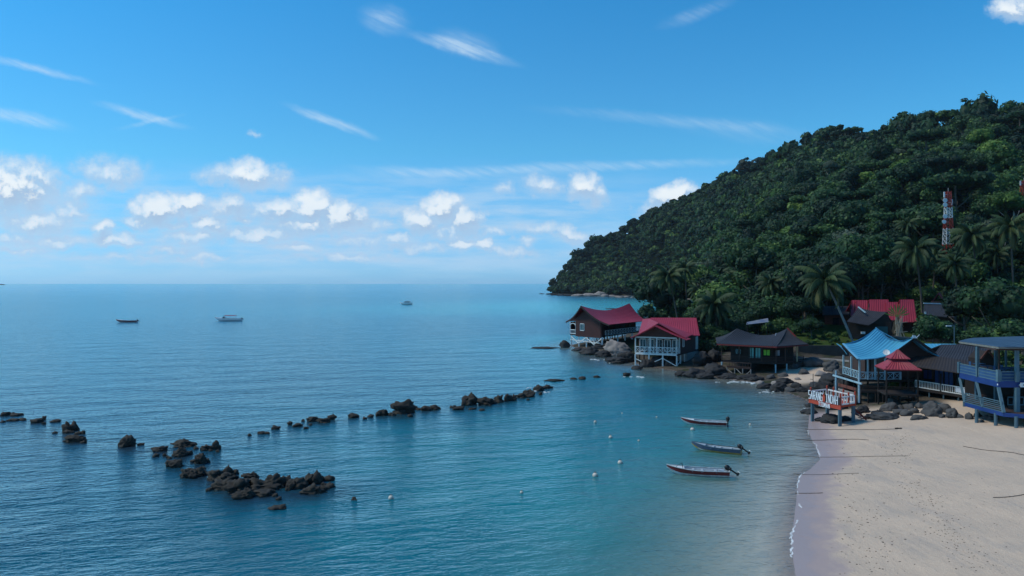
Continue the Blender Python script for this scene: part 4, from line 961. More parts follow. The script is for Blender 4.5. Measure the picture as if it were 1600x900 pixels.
# ================================================================= buildings behind
def block_house(name, label, cs, z0, z1, wm, roofs, rm, cat='house', wins=(), extra=None):
    c = sum((Vector(p) for p in cs), Vector())/len(cs); h = empty(name, (c.x,c.y,z0), label, cat)
    w_ = MB()
    for i in range(len(cs)): w_.wall(cs[i], cs[(i+1)%len(cs)], z0-1, z1, .16)
    w_.build('wall', M[wm], h)
    rf = MB()
    for r in roofs: gable_roof(rf, *r[:4], horn=r[4] if len(r) > 4 else 0, sag=r[5] if len(r) > 5 else .15)
    rf.build('roof', M[rm], h)
    for wdw in wins: window(h, *wdw)
    if extra: extra(h)
    return h
def back_buildings():
    f = lambda px, d: Vector(((px-800)/F*d, d, 0)); V = Vector
    # hut K: reddish-brown boards left of the leaning palm
    cs = [f(1289,188), f(1330,186), f(1334,196), f(1293,198)]; z0 = CZ-(517-HY)/F*188; z1 = CZ-(491-HY)/F*188
    up = V((0,0,1))
    block_house('wooden_hut', 'reddish-brown board hut with one dark window behind the leaning palm', [V((p.x,p.y,0)) for p in cs], z0, z1, 'hut',
        [(V((f(1286,192).x,192,z1+2)), V((f(1336,191).x,191,z1+2)), (at(1285,492,186), at(1333,491,184)), (V((f(1286,200).x,200,z1)), V((f(1337,198).x,198,z1))))], 'slate', 'hut',
        [(at(1307,502.5,187), (1,-.05), 1.7, 1.8, 'dark', 'black')])
    # red-roofed house I : three steep gable slopes in a row
    h = empty('red_roofed_house', (94,188,6), 'steep red-roofed house of joined gables behind the blue-roofed house', 'house')
    rf = MB()
    segs = [(1330,1345,469,493),(1337,1356,469,495),(1357,1388,468,497),(1384,1410,472,500),(1405,1428,468,503)]
    for i, (a, b, yt, yb) in enumerate(segs):
        d = 184-i*1.2; t0, t1 = at(a+1,yt,d), at(b,yt,d); e0, e1 = at(a-1,yb,d-4), at(b+(5 if i == 4 else 1),yb,d-4.5)
        gable_roof(rf, t0, t1, (e0, e1), (t0+V((0,6,-5)), t1+V((0,6,-5))), sag=.1)
    rf.build('roof', M['redroof'], h)
    g_ = MB()
    for a, yt, yb, d in ((1329.5,472,497,182.5),(1336.,474,496,182),(1357,473,497,180.5)): g_.poly([at(a,yt,d), at(a+4,yb,d-2), at(a-3,yb,d-1)], (0,.15,0))
    g_.build('dark_gable', M['dark'], h)
    w_ = MB(); w_.wall(f(1334,181), f(1430,177), 4, CZ-(499-HY)/F*178, .16); w_.build('wall', M['redwood'], h)
    # house J: dark gable in front
    cs = [f(1326,168), f(1392,166), f(1396,176), f(1330,178)]; z0 = 4.6; z1 = CZ-(503-HY)/F*168
    def ex(h2):
        m_ = MB(); a = at(1341,479.5,169.5); m_.beam(a, at(1352.5,488.5,167.5), .3, .2); m_.build('ridge_cap', M['bluelight'], h2)
        g2 = MB(); g2.poly([at(1357,507,166.3), at(1391,505,166.3), at(1387,487.2,166.3)], (0,.2,0)); g2.build('gable', M['dark'], h2)
        g3 = MB(); a = at(1378,522,165.6); g3.box(a, (2.6,.1,3.4)); g3.build('door', mat('dull_teal_door', (.02,.09,.10)), h2)
    ho = block_house('dark_gabled_house', 'dark timber house with black gabled roof in front of the red gables', [V((p.x,p.y,0)) for p in cs], z0, z1, 'dark',
        [(at(1341,480,171), at(1385,487,167), (at(1323,502,166), at(1357,508,164)), (at(1380,487,176), at(1397,506,170)), .3, .25)], 'slate', 'house', [], ex)
    # building L on the right
    cs = [f(1446,165), f(1490,163), f(1494,172), f(1450,174)]; z1 = CZ-(494-HY)/F*165
    block_house('dark_roofed_house', 'dark low-roofed house with pale ridge and corner post at the big tree', [V((p.x,p.y,0)) for p in cs], 4.8, z1, 'dark',
        [(at(1444,474.5,170), at(1472,475,169.5), (at(1442,492,163), at(1492,496,161)), (at(1446,488,178), at(1490,490,176)), 0, .1)], 'slate', 'house', [],
        lambda h2: (MB().beam(at(1443,473.8,169.5), at(1472,474.5,169), .3, .25).build('ridge_cap', M['bluelight'], h2), MB().beam(at(1446,487,162.5), at(1446.5,525,162.5), .25).build('corner_post', M['bluelight'], h2)))
    # small red gable above it
    cs = [f(1455,182), f(1478,181), f(1480,188), f(1457,189)]; z1 = CZ-(471-HY)/F*182
    block_house('small_red_gabled_house', 'house showing a small red gable roof above the dark low-roofed house', [V((p.x,p.y,0)) for p in cs], 6, z1, 'brown',
        [(at(1466,457.5,182), at(1469,457,188), (at(1455,472,182), at(1457,472,188)), (at(1477,471,182), at(1478,471,188)))], 'redroof', 'house')
    # retaining wall and pale kerb path
    rw = MB(); rw.wall(f(1247,157), f(1420,155.5), 1.8, 4.75, .5); tag(rw.build('retaining_wall', M['stonewall']), 'long dark mossy stone retaining wall below the lawn', 'wall')
    pa = MB(); pts = [f(1244,152), f(1300,148), f(1345,143)]
    for a, b in zip(pts, pts[1:]): pa.wall(a, b, 1.6, 2.75, .7)
    tag(pa.build('path_edge', M['concrete']), 'pale concrete path edge running in front of the dark retaining wall', 'kerb')
    # pale awning / tarpaulin in the trees
    aw = MB(); aw.sheet(slope([at(1167,503,176), at(1200,497,178)], [at(1166,507,170), at(1201,503,171)], .1, 4, 6, False), .08)
    ah = empty('tarpaulin_shelter', at(1180,512,173), 'blue and grey tarpaulin shelter among trees behind the black bungalow', 'shelter')
    aw.build('tarpaulin', mat('blue_grey_tarpaulin', (.05,.09,.20), (.22,.22,.22), .6, .6), ah)
    for px_ in (1168,1199): q = at(px_,505,171); MB().beam(q, (q.x,q.y,q.z-4), .12).build('pole', M['dark'], ah)
    # bamboo scaffold tripod and dead stalks by the blue roof
    bm = MB(); rnd = random.Random(8)
    for i in range(11):
        a = at(1397+rnd.random()*20, 534, 128); b = at(1399+rnd.random()*13, 492+rnd.random()*14, 129); bm.tube([a, b], [.09,.05], 6)
    for y_ in (505,520,529): bm.tube([at(1399,y_,128), at(1418,y_-2,128)], .06, 6)
    tag(bm.build('bamboo_frame', mat('dry_bamboo', (.22,.19,.14))), 'pale dry bamboo poles standing behind the blue roof', 'bamboo poles')
    lp = MB(); a = at(1491,545,128); b = at(1491,508.5,128); lp.tube([a, b], .08, 6); lp.tube([b, at(1486,508,127.5), at(1481,509.5,127)], .06, 6); 
    L_ = empty('street_lamp', a, 'thin street lamp with pale head beside the feathery bush', 'street lamp'); lp.build('pole', M['bluepost'], L_)
    MB().box(at(1482.5,509.3,126.9), (.9,.3,.14)).build('lamp_head', M['towerwhite'], L_)
    wb = MB(); wb.box(at(1348.5,520,162), (.9,.2,.5)); tag(wb.build('notice_board', M['towerwhite']), 'small white board on the front of the dark gabled house', 'board')
back_buildings()

# ================================================================= communication towers
def tower(px, ytop, d, wb, wt, label, dishes, ybase_px):
    x = (px-800)/F*d; zb = tz(x, d)-.5; zt = CZ-(ytop-HY)/F*d; Hh = zt-zb
    h = empty('communication_tower', (x,d,zb), label, 'tower', 'communication towers on the hill')
    seg = 10; hw = lambda t_: (wb*(1-t_)+wt*t_)/2
    for nm, mt, sel in (('red_section','towerred',(9,8,5,4,1,0)),('white_section','towerwhite',(7,6,3,2))):
        pass
    top_h = 18.0*(d/250)
    zs = [zt-top_h*(k_/10) for k_ in range(11)]+[zb]
    cols = ['towerred']*3+['towerwhite']*2+['towerred']*3+['towerwhite']*2+['towerred']
    runs = [(0,3,'red_section','towerred'),(3,5,'white_section','towerwhite'),(5,7,'red_section','towerred'),(7,10,'white_section','towerwhite'),(10,11,'red_section','towerred')]
    for a, b, nm, mt in runs:
        m_ = MB()
        for i in range(a, b):
            z1, z0 = zs[i], zs[i+1]; n_ = max(1, int((z1-z0)/3)) if i == 10 else 1
            for s_ in range(n_):
                q1 = z1+(z0-z1)*s_/n_; q0 = z1+(z0-z1)*(s_+1)/n_
                w1, w0 = hw((q1-zb)/Hh), hw((q0-zb)/Hh)
                C1 = [Vector((x+sx*w1,d+sy*w1,q1)) for sx, sy in ((-1,-1),(1,-1),(1,1),(-1,1))]; C0 = [Vector((x+sx*w0,d+sy*w0,q0)) for sx, sy in ((-1,-1),(1,-1),(1,1),(-1,1))]
                for c_ in range(4):
                    m_.beam(C0[c_], C1[c_], .16); m_.beam(C0[c_], C1[(c_+1)%4], .085); m_.beam(C0[(c_+1)%4], C1[c_], .085); m_.beam(C0[c_], C0[(c_+1)%4], .085)
        m_.build(nm, M[mt], h)
    for px_, y_, r_ in dishes:
        c = at(px_, y_, d-wt*.8); m_ = MB(); m_.tube([c+Vector((0,.35,0)), c, c-Vector((0,.06,0))], [r_*.6, r_, r_*.97], 18); m_.beam(c+Vector((0,.3,0)), (x,d,c.z), .12); m_.build('dish_antenna', M['towerwhite'], h)
    for sx, y_ in ((-1, 304 if ytop > 290 else 286), (1, 316 if ytop > 290 else 300)):
        c = at(px+sx*6.0*(250/d), y_, d-.6); m_ = MB(); m_.box(c, (.42,.3,1.9)); m_.beam(c, (x,d,c.z), .1); m_.build('panel_antenna', M['towerwhite'], h)
    m_ = MB(); m_.tube([(x,d,zt),(x,d,zt+1.2)], .05, 6); m_.build('lightning_rod', M['towerwhite'], h)
tower(1481.5, 299, 250, 3.1, 1.35, 'red and white lattice mast with four round dishes above the palms', [(1476.8,313,.78),(1476.8,320,.78),(1476.8,338,.78),(1475.2,346.5,.72)], 380)
tower(1599.5, 282, 300, 3.1, 1.35, 'second red and white lattice mast cut by the right edge of the photo', [], 330)
# ================================================================= vegetation
def ico(sub):
    import bmesh
    bm = bmesh.new(); bmesh.ops.create_icosphere(bm, subdivisions=sub, radius=1); V = np.array([v.co[:] for v in bm.verts]); T = np.array([[v.index for v in f.verts] for f in bm.faces]); bm.free(); return V, T
ICO1, ICO2, ICO3, ICO4 = ico(1), ico(2), ico(3), ico(4)
def crown(rs, Rr, nl, nc, cs, flat=.75, base=.45, core=ICO1, spread=.62, droop=0.):
    """leaf clumps over uneven lobes; returns verts, tris, tint"""
    Vs, Ts, As = [], [], []; o = 0
    a = rs.uniform(0, 2*np.pi, nl); r = np.sqrt(rs.uniform(0, 1, nl))*Rr*spread
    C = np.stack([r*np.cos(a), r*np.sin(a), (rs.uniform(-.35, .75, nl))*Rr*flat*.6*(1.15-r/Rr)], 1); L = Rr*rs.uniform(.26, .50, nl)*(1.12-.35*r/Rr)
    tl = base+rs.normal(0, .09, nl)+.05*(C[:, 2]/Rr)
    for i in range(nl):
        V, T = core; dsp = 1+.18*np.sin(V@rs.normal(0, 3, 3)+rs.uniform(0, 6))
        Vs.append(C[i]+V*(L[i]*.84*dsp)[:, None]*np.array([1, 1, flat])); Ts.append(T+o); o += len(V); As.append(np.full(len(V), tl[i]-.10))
    w = L**2; idx = rs.choice(nl, nc, p=w/w.sum())
    D = rs.normal(0, 1, (nc, 3)); D[:, 2] = D[:, 2]*.8+.35; D /= np.linalg.norm(D, axis=1)[:, None]
    P = C[idx]+D*(L[idx]*rs.uniform(.80, 1.16, nc))[:, None]*np.array([1, 1, flat])
    N = D+rs.normal(0, .45, (nc, 3)); N /= np.linalg.norm(N, axis=1)[:, None]
    U = np.cross(N, rs.normal(0, 1, (nc, 3))); U /= np.linalg.norm(U, axis=1)[:, None]; W = np.cross(N, U)
    s = cs*rs.uniform(.6, 1.35, nc)[:, None]
    q = [P+U*s*.9, P+W*s*.62-U*s*.1, P-U*s*.8, P-W*s*.62-U*s*.05]
    V = np.stack(q, 1).reshape(-1, 3); V[:, 2] -= droop*s.repeat(4, 0)[:, 0]
    b = o+np.arange(nc)*4; T = np.concatenate([np.stack([b, b+1, b+2], 1), np.stack([b, b+2, b+3], 1)])
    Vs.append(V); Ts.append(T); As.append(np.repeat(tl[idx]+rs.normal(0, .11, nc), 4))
    return np.concatenate(Vs), np.concatenate(Ts), np.concatenate(As)
def trunk_mesh(rs, Hh, r, m, limbs=4, Rr=4., name='trunk'):
    mb = MB(); k_ = rs.uniform(-.06, .06, 2)*Hh
    P = [(k_[0]*t_*t_, k_[1]*t_*t_, Hh*t_) for t_ in (-.06, .03, .3, .6, 1)]; mb.tube(P, [r*1.35, r*1.1, r*.85, r*.7, r*.35], 7)
    for i in range(limbs):
        a = 2*math.pi*(i+rs.uniform(0, .6))/limbs; b = Vector(P[3])*(.85+.1*i/limbs); e = b+Vector((math.cos(a)*Rr*.6, math.sin(a)*Rr*.6, Rr*rs.uniform(.35, .7)))
        mb.tube([b, lerp(b, e, .5)+Vector((0,0,-.05*Rr)), e], [r*.45, r*.3, r*.12], 5)
    me = bpy.data.meshes.new(name); me.from_pydata(mb.v, [], mb.f); me.polygons.foreach_set('use_smooth', [True]*len(me.polygons)); me.materials.append(m); return me
PROTO = {}
def protos(kind, n, seed, Rr, nl, nc, cs, lm, Ht, **kw):
    out = []
    for i in range(n):
        rs = np.random.RandomState(seed+i); V, T, A_ = crown(rs, Rr, nl, nc, cs, core=ICO2, **kw)
        out.append((tri_mesh('crown', V, T, M[lm], dict(tint=A_)), trunk_mesh(rs, Ht, Rr*.045+.06, M['palebark' if kind in ('pale', 'emergent', 'grey') else 'bark'], 4, Rr)))
    PROTO[kind] = (out, Ht)
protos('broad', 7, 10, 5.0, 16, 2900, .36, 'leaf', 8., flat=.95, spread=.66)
protos('tall', 3, 40, 4.2, 10, 2000, .38, 'leaf', 11., flat=1.05)
protos('pale', 2, 60, 4.6, 11, 1700, .36, 'paleleaf', 9.)
protos('grey', 2, 70, 4.8, 11, 1300, .34, 'greyleaf', 10., spread=.75)
protos('emergent', 2, 90, 3.6, 9, 1500, .36, 'leaf', 17., flat=.8)
protos('airy', 3, 80, 5.0, 15, 1500, .40, 'leaf', 10., spread=.95, flat=.6)
def put_tree(kind, i, x, y, z, sc, rz, label, group=None, cat='tree', name='forest_tree', hs=1.):
    out, Ht = PROTO[kind]; cm, tm = out[i % len(out)]
    e = bpy.data.objects.new(name, None); COL.objects.link(e); e.location = (x, y, z); e.rotation_euler.z = rz; e.scale = (sc, sc, sc*hs); e.empty_display_size = .5
    tag(e, label, cat, group)
    c_ = link('crown', cm, e); c_.location = (0, 0, Ht*1.02); t_ = link('trunk', tm, e)
    return e
# --- forest on the hill
rs = np.random.RandomState(5); S_ = 7.3
gx, gy = np.meshgrid(np.arange(20, 760, S_), np.arange(168, 1420, S_)); gx = gx.ravel()+rs.uniform(-3, 3, gx.size); gy = gy.ravel()+rs.uniform(-3, 3, gy.size)
fx = 800+F*gx/gy; ex = rs.uniform(0, 1, (900, 2)); ey = 400+ex[:, 0]*750; exx = ey*(200+ex[:, 1]*130)/F; e2 = rs.uniform(0, 1, (620, 2)); ey2 = 1000+e2[:, 0]*290; ex2 = ey2*(60+e2[:, 1]*210)/F; gx = np.concatenate([gx, exx, ex2]); gy = np.concatenate([gy, ey, ey2]); fx = 800+F*gx/gy
keep = (fx > 846) & (fx < 1760); gx, gy, fx = gx[keep], gy[keep], fx[keep]
sf = sdist(gx, gy); RDf = np.interp(fx, R_PX, R_D)
start = np.interp(fx, [1000,1085,1100,1255,1275,1490,1505,1760], [250,250,176,176,205,205,182,170])
keep = (sf > 7) & (gy < RDf+22) & (gy > start); gx, gy, fx, sf, RDf = [a[keep] for a in (gx, gy, fx, sf, RDf)]
dc = rs.uniform(0, 1, len(gx)); gzv = terrain(gx, gy)
Rt = 3.2+7.4*rs.uniform(0, 1, len(gx))**2.1; Rt *= np.where(gy < 260, .85, 1.0)
# leave the two masts standing clear
msk = (np.hypot(gx-681.5/F*250, gy-250) < 5) | (np.hypot(gx-799.5/F*300, gy-300) < 5) | ((abs(fx-1481.5) < 14) & (gy > 205) & (gy < 250)) | ((abs(fx-1599) < 12) & (gy > 215) & (gy < 300))
gx, gy, fx, sf, RDf, gzv, Rt = [a[~msk] for a in (gx, gy, fx, sf, RDf, gzv, Rt)]
inview = fx < 1640
order = np.argsort(np.where(inview, -Rt/gy, 1)); near = set(order[:255].tolist())
CLEAR = 0
FL_ = {'broad':'dark green rounded broadleaf tree in the lower hillside forest behind the beach houses','tall':'tall-crowned dark green tree in the lower hillside forest behind the beach houses',
       'pale':'yellow-green leafed tree in the lower hillside forest behind the beach houses','grey':'grey-green leafed tree in the lower hillside forest behind the beach houses','airy':'loose wide-crowned green tree in the lower hillside forest behind the beach houses'}
kinds = {i: rs.choice(['broad','tall','pale','grey','airy'], p=[.56,.17,.06,.05,.16]) for i in sorted(near)}
byd = sorted(near, key=lambda i: gy[i]); NR = 11; rowsz = math.ceil(len(byd)/NR); LOOK = {'broad':'rounded dark green tree','tall':'tall-crowned dark green tree','pale':'yellow-green tree','grey':'grey-green tree','airy':'loose wide-crowned tree'}
for r_i in range(NR):
    row = sorted(byd[r_i*rowsz:(r_i+1)*rowsz], key=lambda i: fx[i])
    for c_i, i in enumerate(row):
        k_ = kinds[i]; rn = 'lowest' if r_i == 0 else ordn(r_i)
        put_tree(k_, rs.randint(9), gx[i], gy[i], gzv[i]-2.2, Rt[i]/5*1.08, rs.uniform(0, 6.28), f'{LOOK[k_]}, {ordn(c_i)} from left in the {rn} row up the hill', 'trees of the lower hillside forest', hs=rs.uniform(.75, 1.05))
Vs, Ts, As, o_ = [], [], [], 0; n_far = 0
PV = []
for i in range(26):
    r2_ = np.random.RandomState(200+i); PV.append(crown(r2_, 5., 10, 560, .68, core=ICO1, flat=r2_.uniform(.8, 1.3), spread=r2_.uniform(.5, .75)))
PL = []
for i in range(14):
    r2_ = np.random.RandomState(300+i); PL.append(crown(r2_, 5., 8, 300, 1.0, core=ICO1, flat=r2_.uniform(.6, 1.)))
for i in range(len(gx)):
    if i in near: continue
    lod = PV if gy[i] < 620 and fx[i] < 1640 else PL
    V, T, A_ = lod[rs.randint(len(lod))]; a = rs.uniform(0, 6.28); sc = Rt[i]/5*1.12; cs_, sn_ = math.cos(a), math.sin(a)
    sky_ = gy[i] > RDf[i]-26; up = rs.uniform(4, 8.5)+(rs.uniform(0, 9) if sky_ and rs.uniform() < .5 else 0)
    if sky_: sc *= rs.uniform(.6, 1.6)
    W = np.stack([V[:, 0]*cs_-V[:, 1]*sn_, V[:, 0]*sn_+V[:, 1]*cs_, V[:, 2]*rs.uniform(.85, 1.25)], 1)*sc+np.array([gx[i], gy[i], gzv[i]+up])
    tt = rs.normal(0, .15)+.09*math.sin(gx[i]*.03)*math.cos(gy[i]*.024)+(.22 if rs.uniform() < .07 else 0)+(-.1 if sky_ else 0)+.14*math.exp(-((fx[i]-1330)/130)**2-((gy[i]-460)/170)**2)  # last term paints the lit patch of the mid-slope into the leaf tint
    Vs.append(W); Ts.append(T+o_); As.append(A_+tt); o_ += len(V)
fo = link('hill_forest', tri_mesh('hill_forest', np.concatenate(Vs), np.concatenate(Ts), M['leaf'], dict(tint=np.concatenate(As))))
tag(fo, 'dense dark rainforest canopy covering the upper hill and far headland', 'forest', kind='stuff')
# --- standing-out trees
def pick(px, d): x = (px-800)/F*d; return x, d, tz(x, d)
SPECIAL = [('grey',1300,440,15,1.15,'pale grey bare-looking tree high on the hillside left of the yellow-green crown'),('pale',1322,436,10,1.2,'brightest yellow-green tree high on the hillside beside the pale grey one'),
 ('pale',1215,560,6,1.,'yellow-green tree low on the hillside above the palms in the middle'),('pale',1545,330,6,1.15,'light green tree below the ridge on the right side of the hill'),
 ('airy',1332,700,11,1.5,'wide open-crowned tree rising above the left part of the ridge'),('broad',1450,566,10,1.9,'largest dark domed tree standing above the ridge'),('tall',1476,562,15,.8,'thin feathery tree breaking the skyline right of the domed tree'),
 ('airy',1390,620,12,1.3,'open-crowned tree on the ridge left of the domed tree'),('pale',1250,470,6,.95,'yellowish tree halfway up the hill above the leaning palm'),('grey',1404,470,13,1.,'grey tree with a pale bare trunk below the ridge')]
for k_, px, d, up, sc, lab in SPECIAL:
    x, y, z = pick(px, d); Ht = PROTO[k_][1]; e = put_tree(k_, int(px), x, y, z-.5, sc, px*.1, lab, hs=1.)
    e.scale = (sc*1.1, sc*1.1, max(sc, up/Ht))
EM = sorted([(1449,330),(1371,380),(1522,430),(1250,520),(1180,640),(1412,500),(1301,480),(1565,400),(1090,760),(1340,300),(1484,480)])
for j, (px, d) in enumerate(EM):
    x, y, z = pick(px, d); put_tree('emergent', j, x, y, z-.5, 1.0, j*1.7, f'{ORD[j]} from left of the tall trees standing on bare pale trunks above the hill canopy', 'tall pale-trunked trees on the hill')
# --- village trees
VT = [('broad',1552,150,7.2,1.,'big dark round tree behind the blue bar'),('broad',1508,158,5.6,1.,'dark tree left of the big round one behind the blue bar'),('broad',1598,146,6.2,1.1,'dark leafy tree at the right edge behind the blue bar'),
 ('broad',1590,128,5.2,.8,'lower bushy tree close behind the blue bar roof'),('broad',1530,136,4.4,.75,'low dark tree beside the feathery bush'),('broad',1457,133,4.5,.93,'wide feathery flat-topped bush behind the dark long roof'),
 ('broad',1214,184,6.0,.9,'broad dark tree behind the horned roof of the black bungalow'),('broad',1172,188,4.6,.8,'dark tree above the tarpaulin shelter'),('broad',1148,182,3.6,.7,'small dark tree left of the tarpaulin shelter'),
 ('broad',1256,176,5.0,.8,'dark tree between the black bungalow and the leaning palm'),('tall',1240,200,5.0,1.,'tall dark tree right of the tarpaulin shelter'),('broad',1268,168,3.0,.55,'low bush at the left end of the lawn'),
 ('broad',1102,176,3.2,.6,'bush behind the right end of the nearer red roof'),('broad',1130,172,3.0,.55,'bush under the middle coconut palm'),('broad',1310,197,6.4,1.15,'tallest dark tree behind the reddish-brown hut'),('broad',1348,200,6.2,1.1,'large tree behind the left red gable'),('tall',1376,198,5.2,1.05,'tall tree behind the middle red gable'),('broad',1418,200,6.4,1.1,'large tree between the red gables and the small red gable'),('broad',1228,196,6.4,1.1,'large dark tree farther behind the black bungalow'),('broad',1186,200,5.6,1.1,'large dark tree up the slope behind the tarpaulin shelter'),('broad',1270,190,5.6,.95,'large dark tree behind the left end of the lawn'),('broad',1090,215,4.6,.8,'dark tree behind the nearer red roof'),('tall',1356,205,4.6,.9,'dark tree behind the row of red gables'),
 ('broad',1392,206,5.0,.85,'rounded dark tree above the red gables'),('broad',1440,196,4.4,.75,'leafy tree left of the small red gable'),('broad',1292,206,5.4,.9,'dark tree directly behind the reddish-brown hut'),('broad',1322,212,5.2,.95,'dark tree right behind the reddish-brown hut'),
 ('broad',1488,180,4.2,.8,'dark tree hiding the right side of the small red gable'),('pale',1154,166,1.7,.35,'small yellow-green shrub beside the black bungalow roof'),('pale',1276,162,1.3,.3,'yellow-green garden shrub on the lawn'),('broad',1060,262,4.6,.7,'dark low tree at the foot of the left palms'),('broad',1085,246,4.4,.7,'dark bushy tree right of the left palms')]
for i, (k_, px, d, Rr, hf, lab) in enumerate(VT):
    x, y, z = pick(px, d); e = put_tree(k_, i*3+1, x, y, z-.3, Rr/5, i*1.3, lab+'', name='leafy_tree' if hf > .6 else 'shrub', cat='tree' if hf > .6 else 'shrub'); e.scale = (Rr/5, Rr/5, Rr/5*(hf if hf > .6 else hf/.75))
# forest-edge undergrowth
Vs, Ts, As, o_ = [], [], [], 0
for i in range(420):
    px = rs.uniform(1035, 1640); d = np.interp(px, [1035,1085,1100,1255,1275,1490,1505,1640], [246,246,172,172,199,199,172,165])+rs.uniform(-3, 16)
    x = (px-800)/F*d
    if sdist(np.array([x]), np.array([d]))[0] < 5 or (1283 < px < 1440 and d < 203) or (1440 < px < 1500 and d < 192): continue
    V, T, A_ = PV[rs.randint(26)]; sc = rs.uniform(.22, .5); Vs.append(V*sc+np.array([x, d, tz(x, d)+sc*2.5])); Ts.append(T+o_); As.append(A_+rs.normal(.02, .1)); o_ += len(V)
for i in range(330):
    px = rs.uniform(1300, 1640); d = rs.uniform(192, 262); x = (px-800)/F*d
    if (px < 1440 and d < 203): continue
    V, T, A_ = PV[rs.randint(26)]; sc = rs.uniform(.3, .75); Vs.append(V*sc+np.array([x, d, tz(x, d)+sc*2.5])); Ts.append(T+o_); As.append(A_+rs.normal(.04, .12)); o_ += len(V)
for i in range(90):                            # shrubs and tufts between the houses
    px, d = ((rs.uniform(1250, 1345), rs.uniform(158.5, 176)) if i % 2 else (rs.uniform(1395, 1640), rs.uniform(112, 150)))
    x = (px-800)/F*d; V, T, A_ = PV[rs.randint(26)]; sc = rs.uniform(.08, .2) if i % 2 else rs.uniform(.25, .5)
    Vs.append(V*sc+np.array([x, d, tz(x, d)+sc*2.])); Ts.append(T+o_); As.append(A_+rs.normal(.1, .12)); o_ += len(V)
tag(link('undergrowth', tri_mesh('undergrowth', np.concatenate(Vs), np.concatenate(Ts), M['leaf'], dict(tint=np.concatenate(As)))), 'low tangled bushes along the foot of the forest and between the houses', 'undergrowth', kind='stuff')

# --- coconut palms
def palm_crown(seed, L_=5.2, n=32, dead=3):
    r_ = random.Random(seed); V, T, A_ = [], [], []
    def quad(a, b, c, d, t_): o = len(V); V.extend([a, b, c, d]); T.extend([(o,o+1,o+2),(o,o+2,o+3)]); A_.extend([t_]*4)
    for i in range(n):
        az = 2*math.pi*(i*.382+r_.uniform(-.04, .04)); el = R(78)-R(112)*(i/(n-1))**.8+r_.uniform(-.1, .1); ln = L_*r_.uniform(.82, 1.08)*(.75 if i < 4 else 1)
        dirh = Vector((math.cos(az), math.sin(az), 0)); side = Vector((-math.sin(az), math.cos(az), 0)); p = Vector((0,0,0)); a = el; P = [p.copy()]; ns = 13
        cur = R(80 if i < 8 else 100)
        for s_ in range(ns): a -= cur/ns*(.4+1.2*s_/ns); p = p+(dirh*math.cos(a)+Vector((0,0,1))*math.sin(a))*ln/ns; P.append(p.copy())
        t0 = .5+r_.uniform(-.18, .2)+(.3 if i >= n-dead else 0)
        for s_ in range(ns):
            a_, b_ = P[s_], P[s_+1]; w_ = .05*(1-s_/ns)+.012; quad(a_-side*w_, b_-side*w_*.9, b_+side*w_*.9, a_+side*w_, t0+.22)
            if s_ < 1: continue
            for h_ in (0, .34, .67):
                base = lerp(a_, b_, h_); t_ = (s_+h_)/ns; ll = ln*.25*math.sin(math.pi*min(1, .18+t_*.86))**.7; tang = (b_-a_).normalized()
                for sg in (-1, 1):
                    dr = (side*sg*.62+tang*.42+Vector((0,0,-.85-.35*r_.random()))).normalized(); e = base+dr*ll*r_.uniform(.85, 1.1); wv = tang*.08
                    mid = lerp(base, e, .5)+Vector((0,0,.07*ll)); tt = t0+r_.uniform(-.08, .08)
                    quad(base-wv*.6, mid-wv, mid+wv, base+wv*.6, tt); quad(mid-wv, e, e+wv*.15, mid+wv, tt-.03)
    return tri_mesh('crown', np.array([tuple(v) for v in V]), np.array(T), M['palmleaf'], dict(tint=A_))
PC = [palm_crown(s_) for s_ in (1, 2, 3, 4)]
PALMS = [(1045,430,1061,232,5.6,'leaning coconut palm nearest the water, left of the pair'),(1070,418,1074,262,5.4,'thin coconut palm behind the leftmost palm'),(1116,474,1122,181,5.4,'coconut palm spreading over the right end of the nearer red roof'),
 (1289,436,1336,158,5.6,'leaning coconut palm with long grey trunk beside the lawn'),(1430,388,1441,192,5.8,'coconut palm with bright hanging fronds above the red gables'),(1462,402,1456,205,5.4,'coconut palm just right of the one above the red gables'),
 (1518,366,1531,200,5.6,'coconut palm right of the larger lattice mast'),(1578,352,1584,196,5.6,'coconut palm with a drooping pale frond near the right edge'),(1125,428,1130,275,5.2,'distant small coconut palm above the middle palm'),
 (1092,452,1096,250,4.6,'small palm between the left pair and the middle palm'),(1160,430,1164,262,4.6,'short palm in the forest edge behind the tarpaulin shelter'),(1556,398,1561,206,4.8,'shaded palm low between the mast and the right edge'),
 (1255,436,1262,236,4.8,'palm half hidden behind the leaning one'),(1370,410,1376,240,4.8,'distant palm above the row of red gables'),(1205,440,1209,192,4.8,'palm among trees right above the black bungalow'),(1338,424,1343,205,5.0,'palm rising behind the left red gable'),(1492,412,1495,186,5.0,'palm left of the big dark tree behind the blue bar'),(1182,414,1187,285,4.8,'small palm high in the forest above the bungalow'),(1418,350,1424,262,5.0,'distant palm on the slope left of the lattice mast')]
